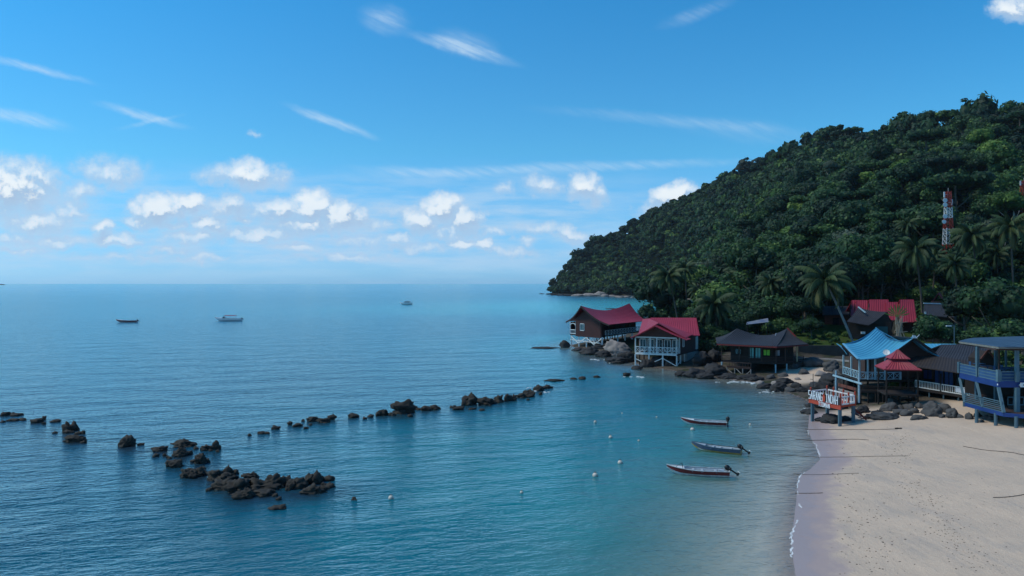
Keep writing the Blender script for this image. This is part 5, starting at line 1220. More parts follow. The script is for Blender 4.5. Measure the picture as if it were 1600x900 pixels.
for i, (px, py, bx, d, L_, lab) in enumerate(PALMS):
    bxx, _, bz = pick(bx, d); top = at(px, py, d-2); e = empty('coconut_palm', (bxx, d, bz-.2), lab, 'palm tree', 'coconut palms behind the beach')
    tr_ = MB(); b0 = Vector((bxx, d, bz-.3)); n_ = 12
    P = [Vector((b0.x+(top.x-b0.x)*(t_**(1.25 if i != 3 else 1.)), b0.y+(top.y-b0.y)*t_, b0.z+(top.z-b0.z)*(t_**(.95)))) for t_ in [j/n_ for j in range(n_+1)]]
    tr_.tube(P, [.30-.13*j/n_+(.14 if j == 0 else 0) for j in range(n_+1)], 8); tr_.build('trunk', M['bark' if i != 3 else 'concrete'], e, smooth=True)
    c_ = link('crown', PC[i % 4], e); c_.location = top-Vector((bxx, d, bz-.2)); c_.rotation_euler.z = i*1.1; c_.scale = (L_/5.2*(1.38 if i in (0,2,3,4,6,7) else 1.15),)*3
    if d < 240:
        cc = MB(); r_ = random.Random(i)
        for j in range(9): a = j*.7; sph(cc, top+Vector((math.cos(a)*.38, math.sin(a)*.38, -.35-.22*(j % 3))), .17, 7, 5)
        cc.build('coconut_bunch', M['coconut'], e, smooth=True)
# --- banana clumps
def banana(px, d, n, lab):
    x, y, z = pick(px, d); e = empty('banana_plant', (x, y, z), lab, 'banana plant', 'banana plants behind the houses'); V, T, A_ = [], [], []; r_ = random.Random(int(px))
    for i in range(n):
        az = r_.uniform(0, 6.28); el = R(r_.uniform(45, 80)); p = Vector((r_.uniform(-.6, .6), r_.uniform(-.4, .4), r_.uniform(1.0, 2.2))); dirh = Vector((math.cos(az), math.sin(az), 0)); side = Vector((-math.sin(az), math.cos(az), 0)); t0 = r_.uniform(.75, 1.0); a = el
        W = [.08, .3, .34, .3, .2, .03]; pr = None
        for s_ in range(6):
            l_, r2_ = p-side*W[s_], p+side*W[s_]; o = len(V); V += [l_, p+Vector((0,0,-.08)), r2_]; A_ += [t0, t0-.15, t0]
            if s_: T += [(o-3,o,o+1),(o-3,o+1,o-2),(o-2,o+1,o+2),(o-2,o+2,o-1)]
            a -= R(17); p = p+(dirh*math.cos(a)+Vector((0,0,1))*math.sin(a))*.5
    link('leaves', tri_mesh('leaves', np.array([tuple(v) for v in V]), np.array(T), M['paleleaf'] if px % 2 else M['leaf'], dict(tint=A_)), e)
    tr_ = MB(); 
    for i in range(3): tr_.tube([(x-.4+.4*i, y, z-.2), (x-.4+.4*i, y, z+2.)], [.16,.11], 7)
    tr_.build('stem', M['bark'], e)
for i, (px, d) in enumerate([(1374,192),(1383,194),(1392,190),(1402,193),(1413,190),(1424,188),(1434,186),(1443,184),(1302,196),(1481,176)]):
    banana(px, d, 11, ORD[i]+' banana plant from the left in the row behind the red gables' if i < 8 else ('banana plant behind the reddish-brown hut' if i == 8 else 'banana plant beside the dark low-roofed house'))
# travellers palm with fan of pale leaves in front of the red gables
def fan_palm():
    x, y, z = pick(1402, 131); e = empty('fan_palm', (x, y, z), 'pale fan-shaped palm with brown skirt of dead leaves above the blue roof', 'palm tree'); V, T, A_ = [], [], []; c = at(1402, 495, 131)-Vector((x, y, z))
    for i in range(11):
        a = R(90)+(i-5)*R(15); d_ = Vector((math.cos(a), .1*math.sin(i*2.), math.sin(a))); s_ = Vector((-d_.z, 0, d_.x)); L_ = 2.3
        for u0, u1, w0, w1 in ((0,.5,.03,.04),(.5,1.,.06,.13),(1.,1.5,.13,.04)):
            o = len(V); V += [c+d_*L_*u0/1.5-s_*w0, c+d_*L_*u1/1.5-s_*w1, c+d_*L_*u1/1.5+s_*w1, c+d_*L_*u0/1.5+s_*w0]; T += [(o,o+1,o+2),(o,o+2,o+3)]; A_ += [.55+.3*(1-u0/1.5)]*4
    link('crown', tri_mesh('crown', np.array([tuple(v) for v in V]), np.array(T), M['paleleaf'], dict(tint=A_)), e)
    tr_ = MB(); tr_.tube([(x, y, z-.2), (x+c.x, y, z+c.z)], [.24, .18], 8); tr_.build('trunk', M['bark'], e)
    sk = MB(); r_ = random.Random(3)
    for i in range(26):
        a = r_.uniform(0, 6.28); q = Vector((x, y, z))+c+Vector((math.cos(a)*.2, math.sin(a)*.2, r_.uniform(-1.5, .2))); sk.beam(q, q+Vector((math.cos(a)*r_.uniform(.4, 1.1), math.sin(a)*.6, -r_.uniform(1., 2.6))), .10, .04)
    sk.build('dead_leaf_skirt', mat('dry_leaves', (.17,.12,.07)), e)
fan_palm()
# ================================================================= rocks
from mathutils import noise as MN
def rock_mesh(seed, sx, sy, sz, rough=.32, m='rock', blocky=.5, sub=3, peak=0., name='sea_rock'):
    V, T = (ICO2, ICO3, ICO4)[sub-2]; out = []; o = Vector((seed*3.17, seed*1.3, seed*.7)); r_ = random.Random(seed)
    pl = [Vector((r_.uniform(-1,1), r_.uniform(-1,1), r_.uniform(-.3,1))).normalized() for _ in range(7)]; pd = [r_.uniform(.62, .9) for _ in pl]
    for v in V:
        d_ = Vector(v); k_ = 1+rough*MN.fractal(d_*1.15+o, .9, 2.1, 4)*1.1
        p = d_*k_
        if rough > .5: p = p*(1+.22*MN.noise(p*2.6+o)); p.z *= 1+.35*MN.noise(Vector((p.x*1.7, p.y*1.7, seed)))
        for n_, h_ in zip(pl, pd):
            e = p.dot(n_)-h_
            if e > 0: p = p-n_*e*blocky
        p = p*(1+.10*rough/.3*MN.noise(p*4.+o)+.05*MN.noise(p*9+o))
        if peak: p.z += peak*max(0, 1-math.hypot(p.x-.3, p.y))*.8
        out.append((p.x*sx, p.y*sy, p.z*sz))
    return tri_mesh(name, np.array(out), T, M[m], smooth=False)
def rock(name, x, y, z, w_, h_, label, cat='rock', group=None, m='rock', seed=1, sub=3, dp=.75, rough=.34, blocky=.5, peak=0.):
    me = rock_mesh(seed, w_/2, w_/2*dp, h_*.62, rough, m, blocky, sub, peak, name); ob = link(name, me)
    ob.location = (x, y, z+h_*.36); ob.rotation_euler.z = (seed*2.4) % 6.28 if dp > .7 and w_/max(.1, h_) < 2.2 else (seed % 5-2)*.12
    return tag(ob, label, cat, group)
def sea_rocks(rows, group, desc, m='rock', far=False):
    rows = sorted(rows); 
    for i, (px, yb, w_, h_) in enumerate(rows):
        p = gz(px, yb, 0); s_ = p.y/F; W = w_*s_*(1.22 if 'cluster' in group else 1.12); H_ = max(.18, h_*s_*.97-.12*W)
        look = 'tall' if h_ > .75*w_ else ('flat' if h_ < .4*w_ else 'rounded'); size = 'large' if w_ > 20 else ('small' if w_ < 10 else 'mid-sized')
        rock('sea_rock', p.x, p.y+W*.36, -.1, W, H_+.15, f'{ordn(i)} from left, {size} {look} rock {desc}', 'rock', group, m, int(px*7+yb) % 997, 4 if w_ > 16 else 3, dp=.8, rough=.60, blocky=.16, peak=.5 if (px, yb) in ((195,698),(336,703)) else 0)
LEFT = [(3.5,650,13,7),(22.6,650,14,5),(20,658,13,5),(33,657,10,3),(55,661,15,8),(67,656,7,6),(67,663,6,4),(83,660,15,5),(101,674,13,15),(113,673,13,14),(103,677,14,6),(129,678,6,5),(110,691,26,12),(195,698,25,17),(218,696,10,4)]
MIDR = [(246,706,19,9),(242,714,11,6),(256,713,6,4),(283,699,34,12),(279,714,19,14),(293,711,11,7),(320,704,17,9),(336,703,14,14),(310,725,19,15),(321,722,9,5),(267,731,25,13),(291,747,22,14),(308,745,20,13),(318,733,6,4)]
CLU = [(334,750,28,17),(348,752,24,12),(354,742,12,14),(366,741,11,8),(347,766,26,16),(367,772,32,22),(380,780,22,15),(390,748,19,10),(385,762,22,14),(400,768,44,19),(412,775,30,10),(423,762,26,19),(441,760,19,17),(453,764,18,15),(463,764,22,18),(480,757,20,17),(492,757,20,18),(487,772,27,14),(511,752,15,8),(512,763,14,7),(500,768,14,9),(434,782,9,3),(430,797,20,4),(552,782,7,2.4)]
LINE = [(389,681,7,3),(407,678,13,4),(429,671,10,6),(452,664,7,6),(463,667,13,6),(487,659,18,9),(505,661,17,8),(516,656,13,9),(551,653,15,8),(578,652,10,5),(596,650,17,11),(627,647,32,22),(612,650,10,6),(648,639,9,6),(664,642,15,8),(679,640,13,8),(717,641,15,8),(739,640,10,2.6),(733,633,26,18),(757,633,22,13),(768,631,14,9),(779,629,16,12),(794,627,13,12),(802,626,9,10),(815,622,15,8),(827,618,17,10),(830,621,11,6),(841,611,16,9),(845,617,7,5),(855,607,16,6),(868,596,27,2.6),(850,545,34,4),(897,593,10,4),(911,593,10,5),(979,588,10,7),(705,637,6,3),(570,655,6,3),(640,652,8,5)]
_r = random.Random(21)
def extra(rows, n):
    out = list(rows)
    for _ in range(n):
        a_ = _r.choice(rows); w_ = _r.uniform(5, 10); out.append((a_[0]+_r.uniform(-22, 22), a_[1]+_r.uniform(-3, 3.5), w_, w_*_r.uniform(.3, .5)))
    return out
LEFT, MIDR, CLU, LINE = extra(LEFT, 10), extra(MIDR, 10), extra(CLU, 16), extra(LINE, 16)
sea_rocks(LEFT, 'rocks of the left breakwater arm', 'of the scattered breakwater at left edge')
sea_rocks(MIDR, 'rocks at the bend of the breakwater', 'in the loose group at breakwater bend')
sea_rocks(CLU, 'rocks of the big breakwater cluster', 'in the big black cluster in water')
sea_rocks(LINE, 'rocks in the thin breakwater line', 'in the thin line crossing the water')
def shore_rocks(rows, group, desc, name='boulder', lift=0.):
    rows = sorted(rows)
    for i, row in enumerate(rows):
        px, yb, w_, h_ = row[:4]; m = row[4] if len(row) > 4 else 'boulder'
        p = tground(px, yb); s_ = p.y/F; W = w_*s_*1.05; H_ = h_*s_*(.84 if m == 'darkrock' else .92)
        col = {'boulder':'grey','granite':'pale grey','darkrock':'black','rock':'dark brown'}[m]; size = 'large' if w_ > 26 else ('small' if w_ < 13 else 'mid-sized')
        rock(name, p.x, p.y+W*.33, p.z-.15+lift, W, H_+.15, f'{ordn(i)} from left, {size} {col} boulder {desc}', 'boulder', group, m, int(px*5+yb*3) % 991, 4 if w_ > 20 else 3, dp=.8, rough=.40, blocky=.4)
shore_rocks([(883,543,15,13,'darkrock'),(967,557,40,26,'granite'),(921,554,28,12,'darkrock'),(942,558,24,12,'darkrock'),(951,564,13,7,'darkrock'),(962,563,9,6,'darkrock'),(982,566,28,20,'darkrock'),(968,568,32,10,'darkrock'),(996,577,18,7,'darkrock'),(905,548,20,6,'darkrock'),(1012,574,22,16,'darkrock'),(1030,572,26,18,'darkrock'),(1048,572,20,12,'darkrock'),(935,546,20,9,'darkrock'),(955,545,26,12,'darkrock')], 'boulders under the red-roofed houses', 'by the red-roofed stilt houses')
shore_rocks([(1100,572,30,28,'darkrock'),(1118,566,28,24,'darkrock'),(1120,587,36,22,'darkrock'),(1086,590,30,16,'darkrock'),(1068,588,22,10,'darkrock'),(1106,592,26,12,'darkrock'),(1142,592,30,9,'darkrock'),(1165,594,28,8,'darkrock'),(1184,596,24,8,'darkrock'),(1176,590,20,6,'darkrock')], 'black boulders left of the bungalow', 'in the heap below the bungalow')
shore_rocks([(1197,607,24,9,'darkrock'),(1219,612,30,16,'darkrock'),(1206,592,16,8,'boulder'),(1247,606,18,10,'darkrock'),(1229,600,24,12,'darkrock'),(1213,601,14,6,'granite'),(1190,600,14,5,'granite'),(1238,613,20,7,'boulder'),(1256,613,22,9,'darkrock'),(1276,574,36,17,'boulder'),(1302,580,26,18,'boulder'),(1258,585,18,8,'boulder'),(1286,588,20,8,'granite'),(1305,607,46,26,'darkrock'),(1288,612,36,16,'darkrock'),(1326,612,34,26,'darkrock'),(1268,612,24,9,'darkrock'),(1320,592,30,16,'boulder'),(1338,596,24,16,'darkrock'),(1248,594,10,4,'granite'),(1300,593,14,6,'boulder'),(1273,601,12,5,'boulder'),(1226,589,16,7,'boulder'),(1242,577,16,9,'boulder')], 'boulders around the small sand patch', 'around the small sand patch')
shore_rocks([(1266,636,12,7,'darkrock'),(1268,647,24,9,'darkrock'),(1288,638,28,14,'darkrock'),(1305,662,32,16,'darkrock'),(1325,658,26,7,'darkrock'),(1290,658,22,5,'darkrock'),(1340,648,18,10,'darkrock'),(1280,627,20,9,'darkrock'),(1312,640,26,12,'darkrock'),(1335,632,26,14,'darkrock'),(1352,645,22,12,'darkrock'),(1362,654,16,8,'darkrock'),(1376,650,22,10,'darkrock')], 'dark rocks around the deck posts', 'around the orange deck posts')
shore_rocks([(1394,643,26,13),(1424,640,18,10),(1439,638,15,9),(1392,656,42,10),(1408,648,20,10),(1420,650,20,10),(1431,646,15,9),(1440,656,24,7),(1446,647,11,8),(1464,651,29,23),(1481,645,18,16),(1491,653,21,16),(1501,653,13,7),(1517,655,15,10),(1530,652,13,7),(1545,656,13,7),(1420,627,34,14),(1400,632,22,10),(1452,640,16,9),(1409,640,14,7),(1474,653,12,6),(1536,660,10,5),(1556,657,14,7)], 'grey boulders along the top of the beach', 'in the row topping the beach')
# far headland shore
fr = [(858,460,12,4),(868,461.5,14,5),(878,462,14,5),(890,462.5,16,6),(905,463,20,7,'granite'),(921,463,30,9,'granite'),(938,463,18,12,'granite'),(946,464,14,8,'granite'),(957,464,12,6,'granite'),(968,465,14,5,'granite'),(980,465,12,5,'granite'),(992,465.5,12,5,'granite'),(1003,466,12,5,'granite'),(1014,466,10,4,'granite'),(846,459.5,8,2.5,'darkrock'),(930,458,14,10,'granite')]
hr = sorted(fr)
for i, row in enumerate(hr):
    px, yb, w_, h_ = row[:4]; p = gz(px, yb, 0); W = w_*p.y/F*1.1; H_ = h_*p.y/F*.62; m = row[4] if len(row) > 4 else 'darkrock'
    rock('shore_rock', p.x, p.y+W*.2, -.3, W, H_, f'{ordn(i)} from left, {"pale" if m == "granite" else "dark"} rock slab at the far headland foot', 'rock', 'rocks at the foot of the far headland', m, 40+i*7, 3, dp=.6, rough=.3, blocky=.7)
for i, (px, yb, w_, h_) in enumerate([(1002,498,12,4),(1014,499,14,5),(1026,499,12,4),(1038,500,16,6),(1050,500,14,5),(1060,501,14,6)]):
    p = gz(px, yb, 0); W = w_*p.y/F; rock('shore_rock', p.x, p.y, -.2, W, h_*p.y/F, f'{ORD[i]} black rock from the left behind the red roofs at the water', 'rock', 'black rocks behind the red roofs', 'darkrock', 90+i, 3)
p = gz(958,483,0); rock('reef_rock', p.x, p.y, -.25, 11, .9, 'low dark reef breaking the turquoise water beyond the red roofs', 'rock', None, 'rock', 77, 3, dp=.6)
p = at(1077,473,262); rock('white_boulder', p.x, p.y, p.z-1.4, 3.6, 3., 'bright whitish boulder seen between the palms on the shore', 'boulder', None, 'concrete', 31, 3)

# ================================================================= boats
def hull(L_, B_, D_, ns=15, nk=5):
    """outer stations: x from stern 0 to bow L; returns rows of points from gunwale(left) round keel to gunwale(right)"""
    rows = []
    for i in range(ns):
        t_ = i/(ns-1); x = L_*t_; hb = B_/2*(.82+.18*min(1, t_*3))*(1-max(0, (t_-.42)/.58)**2.1) if t_ < 1 else .02
        hb = max(hb, .03); sh = D_*(1+.08*(1-t_)+1.05*max(0, t_-.35)**2.2*1.6); kz = -.12+D_*1.35*max(0, (t_-.72)/.28)**2.2; r = []
        for j in range(2*nk+1):
            u = (j-nk)/nk; au = abs(u); y = hb*(math.copysign(1, u) if u else 0)*(au**.55); z = kz+(sh-kz)*au**1.9
            r.append(Vector((x, y, z)))
        rows.append(r)
    return rows
def boat(name, loc, rz, L_, B_, D_, side, lab, group, bottom='hullwhite', motor=True, items=(), tilt=True, sc=1.):
    e = bpy.data.objects.new(name, None); COL.objects.link(e); e.location = loc; e.rotation_euler.z = rz; e.scale = (sc,)*3; tag(e, lab, 'boat', group)
    rows = hull(L_, B_, D_); n = len(rows[0]); nk = n//2
    def strip(nm, m_, j0, j1, out=0., both=True, z_in=None):
        mb = MB()
        for a_, b_ in (((j0, j1), (n-1-j1, n-1-j0)) if both else ((j0, j1),)):
            w_ = b_-a_+1; vs = [r[j]+Vector((0, out*(1 if r[j].y > 0 else -1), 0)) for r in rows for j in range(a_, b_+1)]
            fs = [(i*w_+k_, (i+1)*w_+k_, (i+1)*w_+k_+1, i*w_+k_+1) for i in range(len(rows)-1) for k_ in range(w_-1)]; mb.add(vs, fs)
        mb.build(nm, M[m_], None); o = bpy.data.objects[COL.objects[-1].name]; o.parent = e; return o
    def part(mb, nm, m_, par=None, smooth=False):
        me_parent = par or e; o = mb.build(nm, M[m_], None, smooth=smooth); o.parent = me_parent; return o
    # shell: outside, inside, transom in one closed hull
    mb = MB(); w_ = n; vs = [p for r in rows for p in r]; fs = [(i*w_+k_, i*w_+k_+1, (i+1)*w_+k_+1, (i+1)*w_+k_) for i in range(len(rows)-1) for k_ in range(w_-1)]; mb.add(vs, fs); mb.add(rows[0], [tuple(range(n))])
    part(mb, 'hull', bottom, smooth=True)
    mb = MB()                                     # painted upper side, 12 mm proud
    for sg in (0, 1):
        for i in range(len(rows)-1):
            q = []
            for r in (rows[i], rows[i+1]):
                js = (0, 1, 2, 3) if sg == 0 else (n-1, n-2, n-3, n-4); yo = .014 if sg == 0 and r[0].y > 0 or sg and r[n-1].y > 0 else -.014
                q.append([r[js[0]]+Vector((0, yo, -.03)), r[js[1]]+Vector((0, yo, 0)), lerp(r[js[1]], r[js[2]], .85)+Vector((0, yo, 0))])
            mb.add(q[0]+q[1], [(0,1,4,3),(1,2,5,4)])
    a_, b_ = rows[0][0], rows[0][n-1]; mb.add([a_+Vector((-.012,0,-.03)), b_+Vector((-.012,0,-.03)), lerp(rows[0][n-1],rows[0][n-2],.9)+Vector((-.012,0,0)), lerp(rows[0][0],rows[0][1],.9)+Vector((-.012,0,0))], [(0,1,2,3)])
    part(mb, 'painted_side', side)
    mb = MB()
    for j in (0, n-1):
        for i in range(len(rows)-1): mb.beam(rows[i][j]+Vector((0,0,.01)), rows[i+1][j]+Vector((0,0,.01)), .09, .05)
    mb.beam(rows[0][0]+Vector((0,0,.01)), rows[0][n-1]+Vector((0,0,.01)), .09, .06)
    part(mb, 'gunwale', bottom if side != 'hullblue' else 'bluepost')
    mb = MB(); vs = []                            # inside floor
    ins = [i for i in range(len(rows)-2)]
    for i in ins:
        r = rows[i]; zf = max(.06, (r[nk].z+.16)); hb = abs(r[0].y)*.93
        vs += [Vector((r[0].x+.03, -hb, r[0].z-.05)), Vector((r[0].x+.03, -hb*.72, zf)), Vector((r[0].x+.03, hb*.72, zf)), Vector((r[0].x+.03, hb, r[0].z-.05))]
    mb.add(vs, [(i*4+k_, (i+1)*4+k_, (i+1)*4+k_+1, i*4+k_+1) for i in range(len(ins)-1) for k_ in range(3)]); part(mb, 'inner_lining', 'bilge')
    mb = MB(); fi = len(rows)-5
    vs = [p for i in range(fi, len(rows)) for p in (rows[i][0]+Vector((0,0,-.02)), rows[i][n-1]+Vector((0,0,-.02)))]
    mb.add(vs, [(2*i, 2*i+1, 2*i+3, 2*i+2) for i in range(len(rows)-fi-1)]); part(mb, 'foredeck', 'hullwhite' if side != 'hullblue' else 'bilge')
    for x_ in (.28, .45, .62):
        i = int(x_*(len(rows)-1)); hb = abs(rows[i][0].y); mb = MB(); mb.box((rows[i][0].x, 0, rows[i][0].z-.12), (.24, hb*1.92, .04)); part(mb, 'thwart', 'bilge')
    if motor:
        mo = bpy.data.objects.new('outboard_motor', None); COL.objects.link(mo); mo.parent = e; a = R(58) if tilt else 0; mo.location = (-.12, 0, D_+.12); mo.rotation_euler = (0, a, 0)
        mb = MB(); sph(mb, (0,0,.34), .22, 10, 7, (1.15,.82,1.25)); mb.box((0,0,.08), (.34,.26,.2)); part(mb, 'cowling', 'black', mo, True)
        mb = MB(); mb.box((0,0,-.35), (.14,.09,.75)); mb.box((-.02,0,-.78), (.26,.05,.2)); mb.tube([(.16,0,-.76),(-.2,0,-.76)], [.05,.06], 8); part(mb, 'leg', 'black', mo)
        mb = MB()
        for k_ in range(3): t_ = k_*2.094; mb.beam((-.22,0,-.76), (-.24,.15*math.cos(t_),-.76+.15*math.sin(t_)), .08, .02)
        part(mb, 'propeller', 'hullwhite', mo)
        mb = MB(); mb.box((.1,0,.05), (.1,.3,.22)); mb.tube([(.12,0,.12),(.5,.02,.2)], .025, 6); part(mb, 'tiller', 'black', mo)
    return e, part, rows
def dirrz(a, b): return math.atan2(b.y-a.y, b.x-a.x)
g3 = 'small motorboats moored off the beach'
def near_boat(st, bw, side, lab, L_, bottom='hullwhite', tilt=True, **k_):
    s_ = gz(*st); b_ = at(*bw); rz = dirrz(s_, b_); L2 = math.hypot(b_.x-s_.x, b_.y-s_.y)
    return boat('motorboat', (s_.x, s_.y+.35, .02), rz, L2, 1.45, .50, side, lab, g3, bottom, True, tilt=tilt)
e, part, rows = near_boat((1137,667), (1065,649,93.5), 'hullred', 'farthest of the three moored motorboats, dark red side, motor lowered', 6, 'hullworn', tilt=False)
mb = MB(); mb.box((2.6,.1,.36), (.9,.35,.12)); part(mb, 'folded_cover', 'black')
e, part, rows = near_boat((1160,711), (1082,686,79.2), 'hullblue', 'middle of the three moored motorboats, slate blue with an ochre bottom band', 6, 'hullyellow')
e, part, rows = near_boat((1141,746), (1043,724,69.), 'hullred', 'nearest of the three moored motorboats, dark red side with pale gunwale', 6, 'hullworn')
mb = MB(); mb.tube([(4.2,-.35,.62),(4.3,-.3,1.05),(4.3,.3,1.05),(4.2,.35,.62)], .025, 6); mb.tube([(4.3,0,1.05),(4.9,0,.62)], .02, 5); part(mb, 'bow_rail', 'black')
mb = MB(); mb.box((.7,.1,.42), (.5,.5,.35)); part(mb, 'storage_box', 'bilge')
# far boats
s_ = gz(215,504,0); boat('motorboat', (s_.x, s_.y, 0), R(180), 10., 2.2, .95, 'hullred', 'distant long dark red motorboat at the left', 'boats anchored offshore')
s_ = gz(378,501.5,0); e, part, rows = boat('speedboat', (s_.x, s_.y, 0), R(180), 13., 2.9, 1.15, 'hullwhite', 'distant white speedboat with a pinkish canopy frame', 'boats anchored offshore')
mb = MB()
for x_ in (3.2,4.8,6.6,8.):
    for sg in (-1,1): mb.beam((x_,sg*1.1,1.1), (x_-.2,sg*1.,2.6), .09)
part(mb, 'canopy_frame', 'hullwhite'); mb = MB(); mb.sheet([[(2.8,-1.2,2.6),(8.1,-1.2,2.6)],[(2.8,0,2.8),(8.1,0,2.8)],[(2.8,1.2,2.6),(8.1,1.2,2.6)]], .1); part(mb, 'canopy', 'pinkroof')
mb = MB(); mb.poly([(8.3,-1.,1.3),(9.2,-.8,1.2),(8.5,-.8,2.2)], (0,1.8,0)); part(mb, 'windscreen', 'glass')
s_ = gz(644,476,0); e, part, rows = boat('cabin_boat', (s_.x, s_.y, 0), R(180), 10.4, 3.2, 1.3, 'hullwhite', 'distant white cabin boat right of the others', 'boats anchored offshore')
mb = MB(); mb.hexa([(1.2,-1.2,1.3),(7.6,-1.1,1.3),(7.6,1.1,1.3),(1.2,1.2,1.3)], [(1.6,-1.,2.9),(6.2,-1.,2.9),(6.2,1.,2.9),(1.6,1.,2.9)]); cb = part(mb, 'cabin', 'hullwhite'); mb = MB(); mb.box((4.,0,3.0), (5.6,2.3,.14)); part(mb, 'roof', 'hullwhite')
for sg in (-1, 1): mb = MB(); mb.poly([(1.9,sg*1.17,2.0),(6.6,sg*1.10,2.0),(6.2,sg*1.04,2.6),(1.9,sg*1.06,2.6)], (0,sg*.03,0)); part(mb, 'side_window', 'glass')
# ================================================================= floats and mooring lines
BU = [(611,779,.22,'nearest white float, alone in front of the black rock cluster'),(930,744,.26,'white float directly left of the nearest motorboat'),(969,724,.25,'white float just above and right of the one beside the nearest boat'),
 (954,684,.22,'white float left of the middle motorboat'),(930,660,.2,'white float farthest out of the right-hand row'),(815,770,.14,'small half-sunk white float in open water'),(998,689,.13,'tiny float on the mooring line left of the middle boat'),(1082,672,.26,'white float just below the farthest motorboat'),
 (1172,664,.16,'small float right of the farthest motorboat'),(1026,652,.12,'tiny white float left of the farthest motorboat'),(972,646,.10,'tiny dark float far behind the row')]
for i, (px, py, r_, lab) in enumerate(BU):
    p = gz(px, py, 0); e = empty('mooring_float', p, lab, 'float', 'mooring floats off the beach'); mb = MB(); sph(mb, (p.x,p.y,r_*.35), r_, 12, 8, (1,1,.9)); mb.build('ball', M['buoy'], e, smooth=True)
    mb = MB(); mb.tube([(p.x,p.y,r_*1.15),(p.x,p.y,r_*1.5)], r_*.22, 8); mb.tube([(p.x-r_*.3,p.y,r_*1.5),(p.x+r_*.3,p.y,r_*1.5)], r_*.12, 6); mb.build('eyelet', M['rope'], e)
def rope(pts, r_, lab, on_ground=True, grp='mooring ropes on the sand'):
    P = []
    for px, py in pts:
        q = tground(px, py, 38); q.z = max(q.z, 0.0)+.02; P.append(q)
    P = smoothline(P, 26); P = [Vector((p.x+.05*math.sin(i*1.7), p.y+.03*math.sin(i*2.3), max(tz(p.x, p.y), 0)+.03)) for i, p in enumerate(P)]
    mb = MB(); mb.tube(P, r_, 6); return tag(mb.build('mooring_rope', M['rope']), lab, 'rope', grp)
rope([(1258,671),(1300,671.5),(1350,672),(1410,670.5)], .03, 'uppermost dark rope lying on the sand below the deck')
rope([(1243,687),(1290,688),(1330,687),(1358,688)], .032, 'second dark rope down the beach, short and thick')
rope([(1205,711),(1260,713.5),(1330,714.5),(1420,713)], .02, 'third rope down, long and thin across the wet edge')
rope([(1240,741),(1290,742),(1343,740)], .018, 'fourth thin rope down the beach')
rope([(1242,771),(1270,771.5),(1286,771)], .026, 'forked rope on the purple wet sand')
rope([(1505,698),(1540,704),(1575,707),(1602,712)], .035, 'dark washed-up rope line on the upper beach at right')
rope([(1552,778),(1575,777),(1602,773)], .03, 'dark branch-like rope at the right edge of the beach')
mb = MB(); p = tground(1404,670.5); 
for i in range(4): sph(mb, p+Vector((-.3+.2*i, .05*(i%2), .08)), .13, 7, 5, (1.2,1,.6))
tag(mb.build('driftwood', M['litter']), 'small dark knot of driftwood at the right end of the uppermost rope', 'driftwood')
# beach litter and shells
rs = np.random.RandomState(11); V0, T0 = ICO1; Vs, Ts, o_ = [], [], 0
def lit(px, py, r_):
    global o_
    if not (1262 < px < 1600 and 662 < py < 899): return
    p = tground(px, py); 
    if p.z < .25: return
    Vs.append(V0*np.array([r_*rs.uniform(.7, 1.6), r_*rs.uniform(.5, 1.1), r_*.35])+np.array([p.x, p.y, p.z+.01])); Ts.append(T0+o_); o_ += len(V0)
for px, py, sx, sy, n_, r_ in ((1402,692,12,9,60,.045),(1410,715,10,14,50,.045),(1300,705,16,9,34,.05),(1325,745,16,10,24,.05),(1345,800,22,22,50,.05),(1365,860,30,25,60,.045),(1430,760,14,10,50,.04),(1450,785,14,10,60,.04),(1475,820,16,12,80,.035),(1500,850,16,12,50,.035),(1530,880,20,14,30,.035),(1350,840,40,50,60,.035),(1480,720,90,30,60,.03),(1520,790,60,50,50,.03)):
    for _ in range(n_): lit(rs.normal(px, sx), rs.normal(py, sy), r_*rs.uniform(.5, 1.5))
tag(link('beach_litter', tri_mesh('beach_litter', np.concatenate(Vs), np.concatenate(Ts), M['litter'])), 'scattered dark leaf scraps and pebbles on the sand', 'litter', kind='stuff')
# foam along the water edge
def foam_strip(pts, w_, seed, lab):
    P = smoothline([gz(x, y, .0) for x, y in pts], 70); r_ = random.Random(seed); vs, fs = [], []
    for i, p in enumerate(P):
        t_ = (P[min(i+1, 69)]-P[max(i-1, 0)]).normalized(); n_ = Vector((-t_.y, t_.x, 0)); k_ = w_*(.35+.9*abs(MN.noise(Vector((i*.35, seed, 0)))))*math.sin(math.pi*(i+.5)/70)**.4; j_ = .12*MN.noise(Vector((i*.5, 9+seed, 0)))
        for q in (p+n_*(k_+j_), p-n_*(k_-j_)): vs.append(Vector((q.x, q.y, max(tz(q.x, q.y), 0)+.015)))
        if i: fs.append((2*i-2, 2*i, 2*i+1, 2*i-1))
    me = MB(); me.add(vs, fs); return me
FO = MB()
EDGE = [(1262,672),(1268,686),(1275,697),(1281,718),(1268,732),(1250,744),(1246,765),(1245,782),(1252,795),(1247,812),(1238,832),(1237,850),(1238,872),(1243,899)]
P_ = smoothline([gz(x, y) for x, y in EDGE], 420); r_ = random.Random(3)
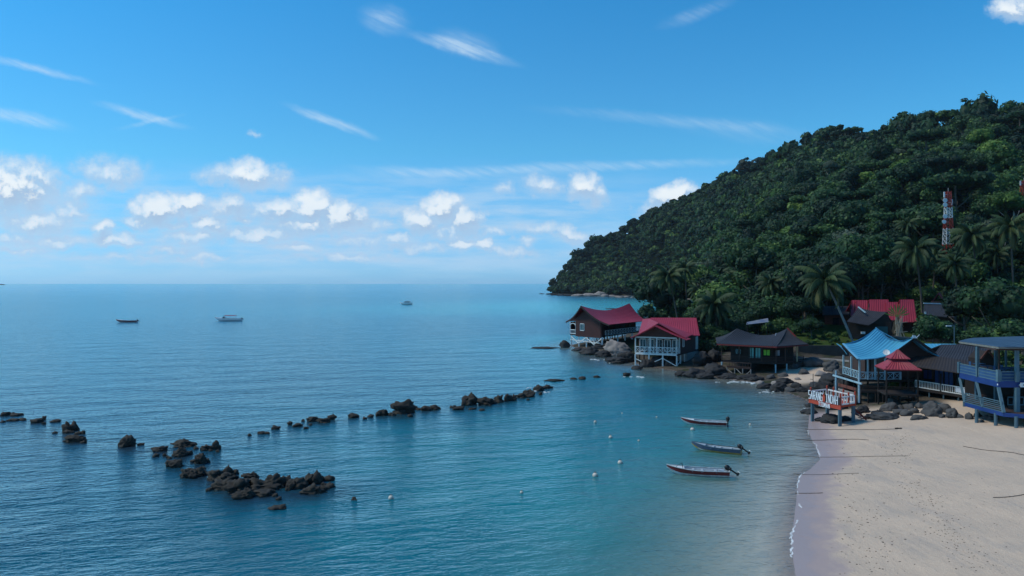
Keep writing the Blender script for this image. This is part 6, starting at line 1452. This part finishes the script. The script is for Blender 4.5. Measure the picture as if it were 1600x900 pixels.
for i in range(2, 418):
    n1_ = MN.noise(Vector((i*.05, 1.5, 0)))+(.12 if i < 260 else -.12)
    if n1_ < -.05: continue
    t_ = (P_[i+1]-P_[i-1]).normalized(); n_ = Vector((-t_.y, t_.x, 0)); o_ = .25*MN.noise(Vector((i*.09, 4, 0)))
    for _ in range(2 if n1_ > .2 else 1):
        c = P_[i]+n_*(o_+r_.gauss(0, .03)); L2 = r_.uniform(.10, .28); w2 = r_.uniform(.015, .05)*(1+n1_); k_ = [c-t_*L2-n_*.02, c-n_*w2, c+t_*L2+n_*.02, c+n_*w2]
        z_ = max(tz(c.x, c.y), 0)+.014+.0004*(i % 7); FO.add([Vector((p.x, p.y, z_)) for p in k_], [(0,1,2,3)])
tag(FO.build('foam', M['foam']), 'thin broken white foam line along the edge of the beach', 'foam', kind='stuff')
mb = MB(); r_ = random.Random(2)
V, T = ICO1
for px, py, n_, s_ in ((1181,592,26,.28),(1145,597,14,.2),(1170,598,16,.2),(1230,604,14,.2),(993,589,8,.25),(931,562,6,.3),(960,566,6,.25),(843,606,10,.2),(852,612,6,.2),(1262,640,8,.15),(1195,612,10,.18),(1244,612,10,.16)):
    p = gz(px, py, 0)
    for _ in range(n_):
        c = Vector((p.x+r_.gauss(0, 1.3), p.y+r_.gauss(0, .8), .02)); k_ = s_*r_.uniform(.4, 1.3)
        mb.add([c+Vector((v[0]*k_*1.6, v[1]*k_, v[2]*k_*.25)) for v in V], [tuple(f) for f in T])
tag(mb.build('foam', M['foam']), 'white wash foam around the shore rocks', 'foam', kind='stuff')
# distant island at the left horizon
p = at(2, 443, 9000); me = rock_mesh(5, 48, 40, 11, .3, 'darkrock', .4, 3, 0, 'distant_island'); ob = link('distant_island', me); ob.location = (p.x, 9000, 0); tag(ob, kind='structure')
# ================================================================= thin sea haze
hz = MB(); hz.box((300, 1050, 118), (3000, 2700, 254)); m = bpy.data.materials.new('haze'); m.use_nodes = True; t = m.node_tree; t.nodes.clear()
pv = t.nodes.new('ShaderNodeVolumePrincipled'); pv.inputs['Density'].default_value = .00004; pv.inputs['Color'].default_value = (.80, .90, 1, 1); pv.inputs['Anisotropy'].default_value = .3
o = t.nodes.new('ShaderNodeOutputMaterial'); t.links.new(pv.outputs[0], o.inputs['Volume'])
tag(hz.build('haze', m), 'thin pale blue haze hanging over the sea and far headland', 'haze', kind='stuff')
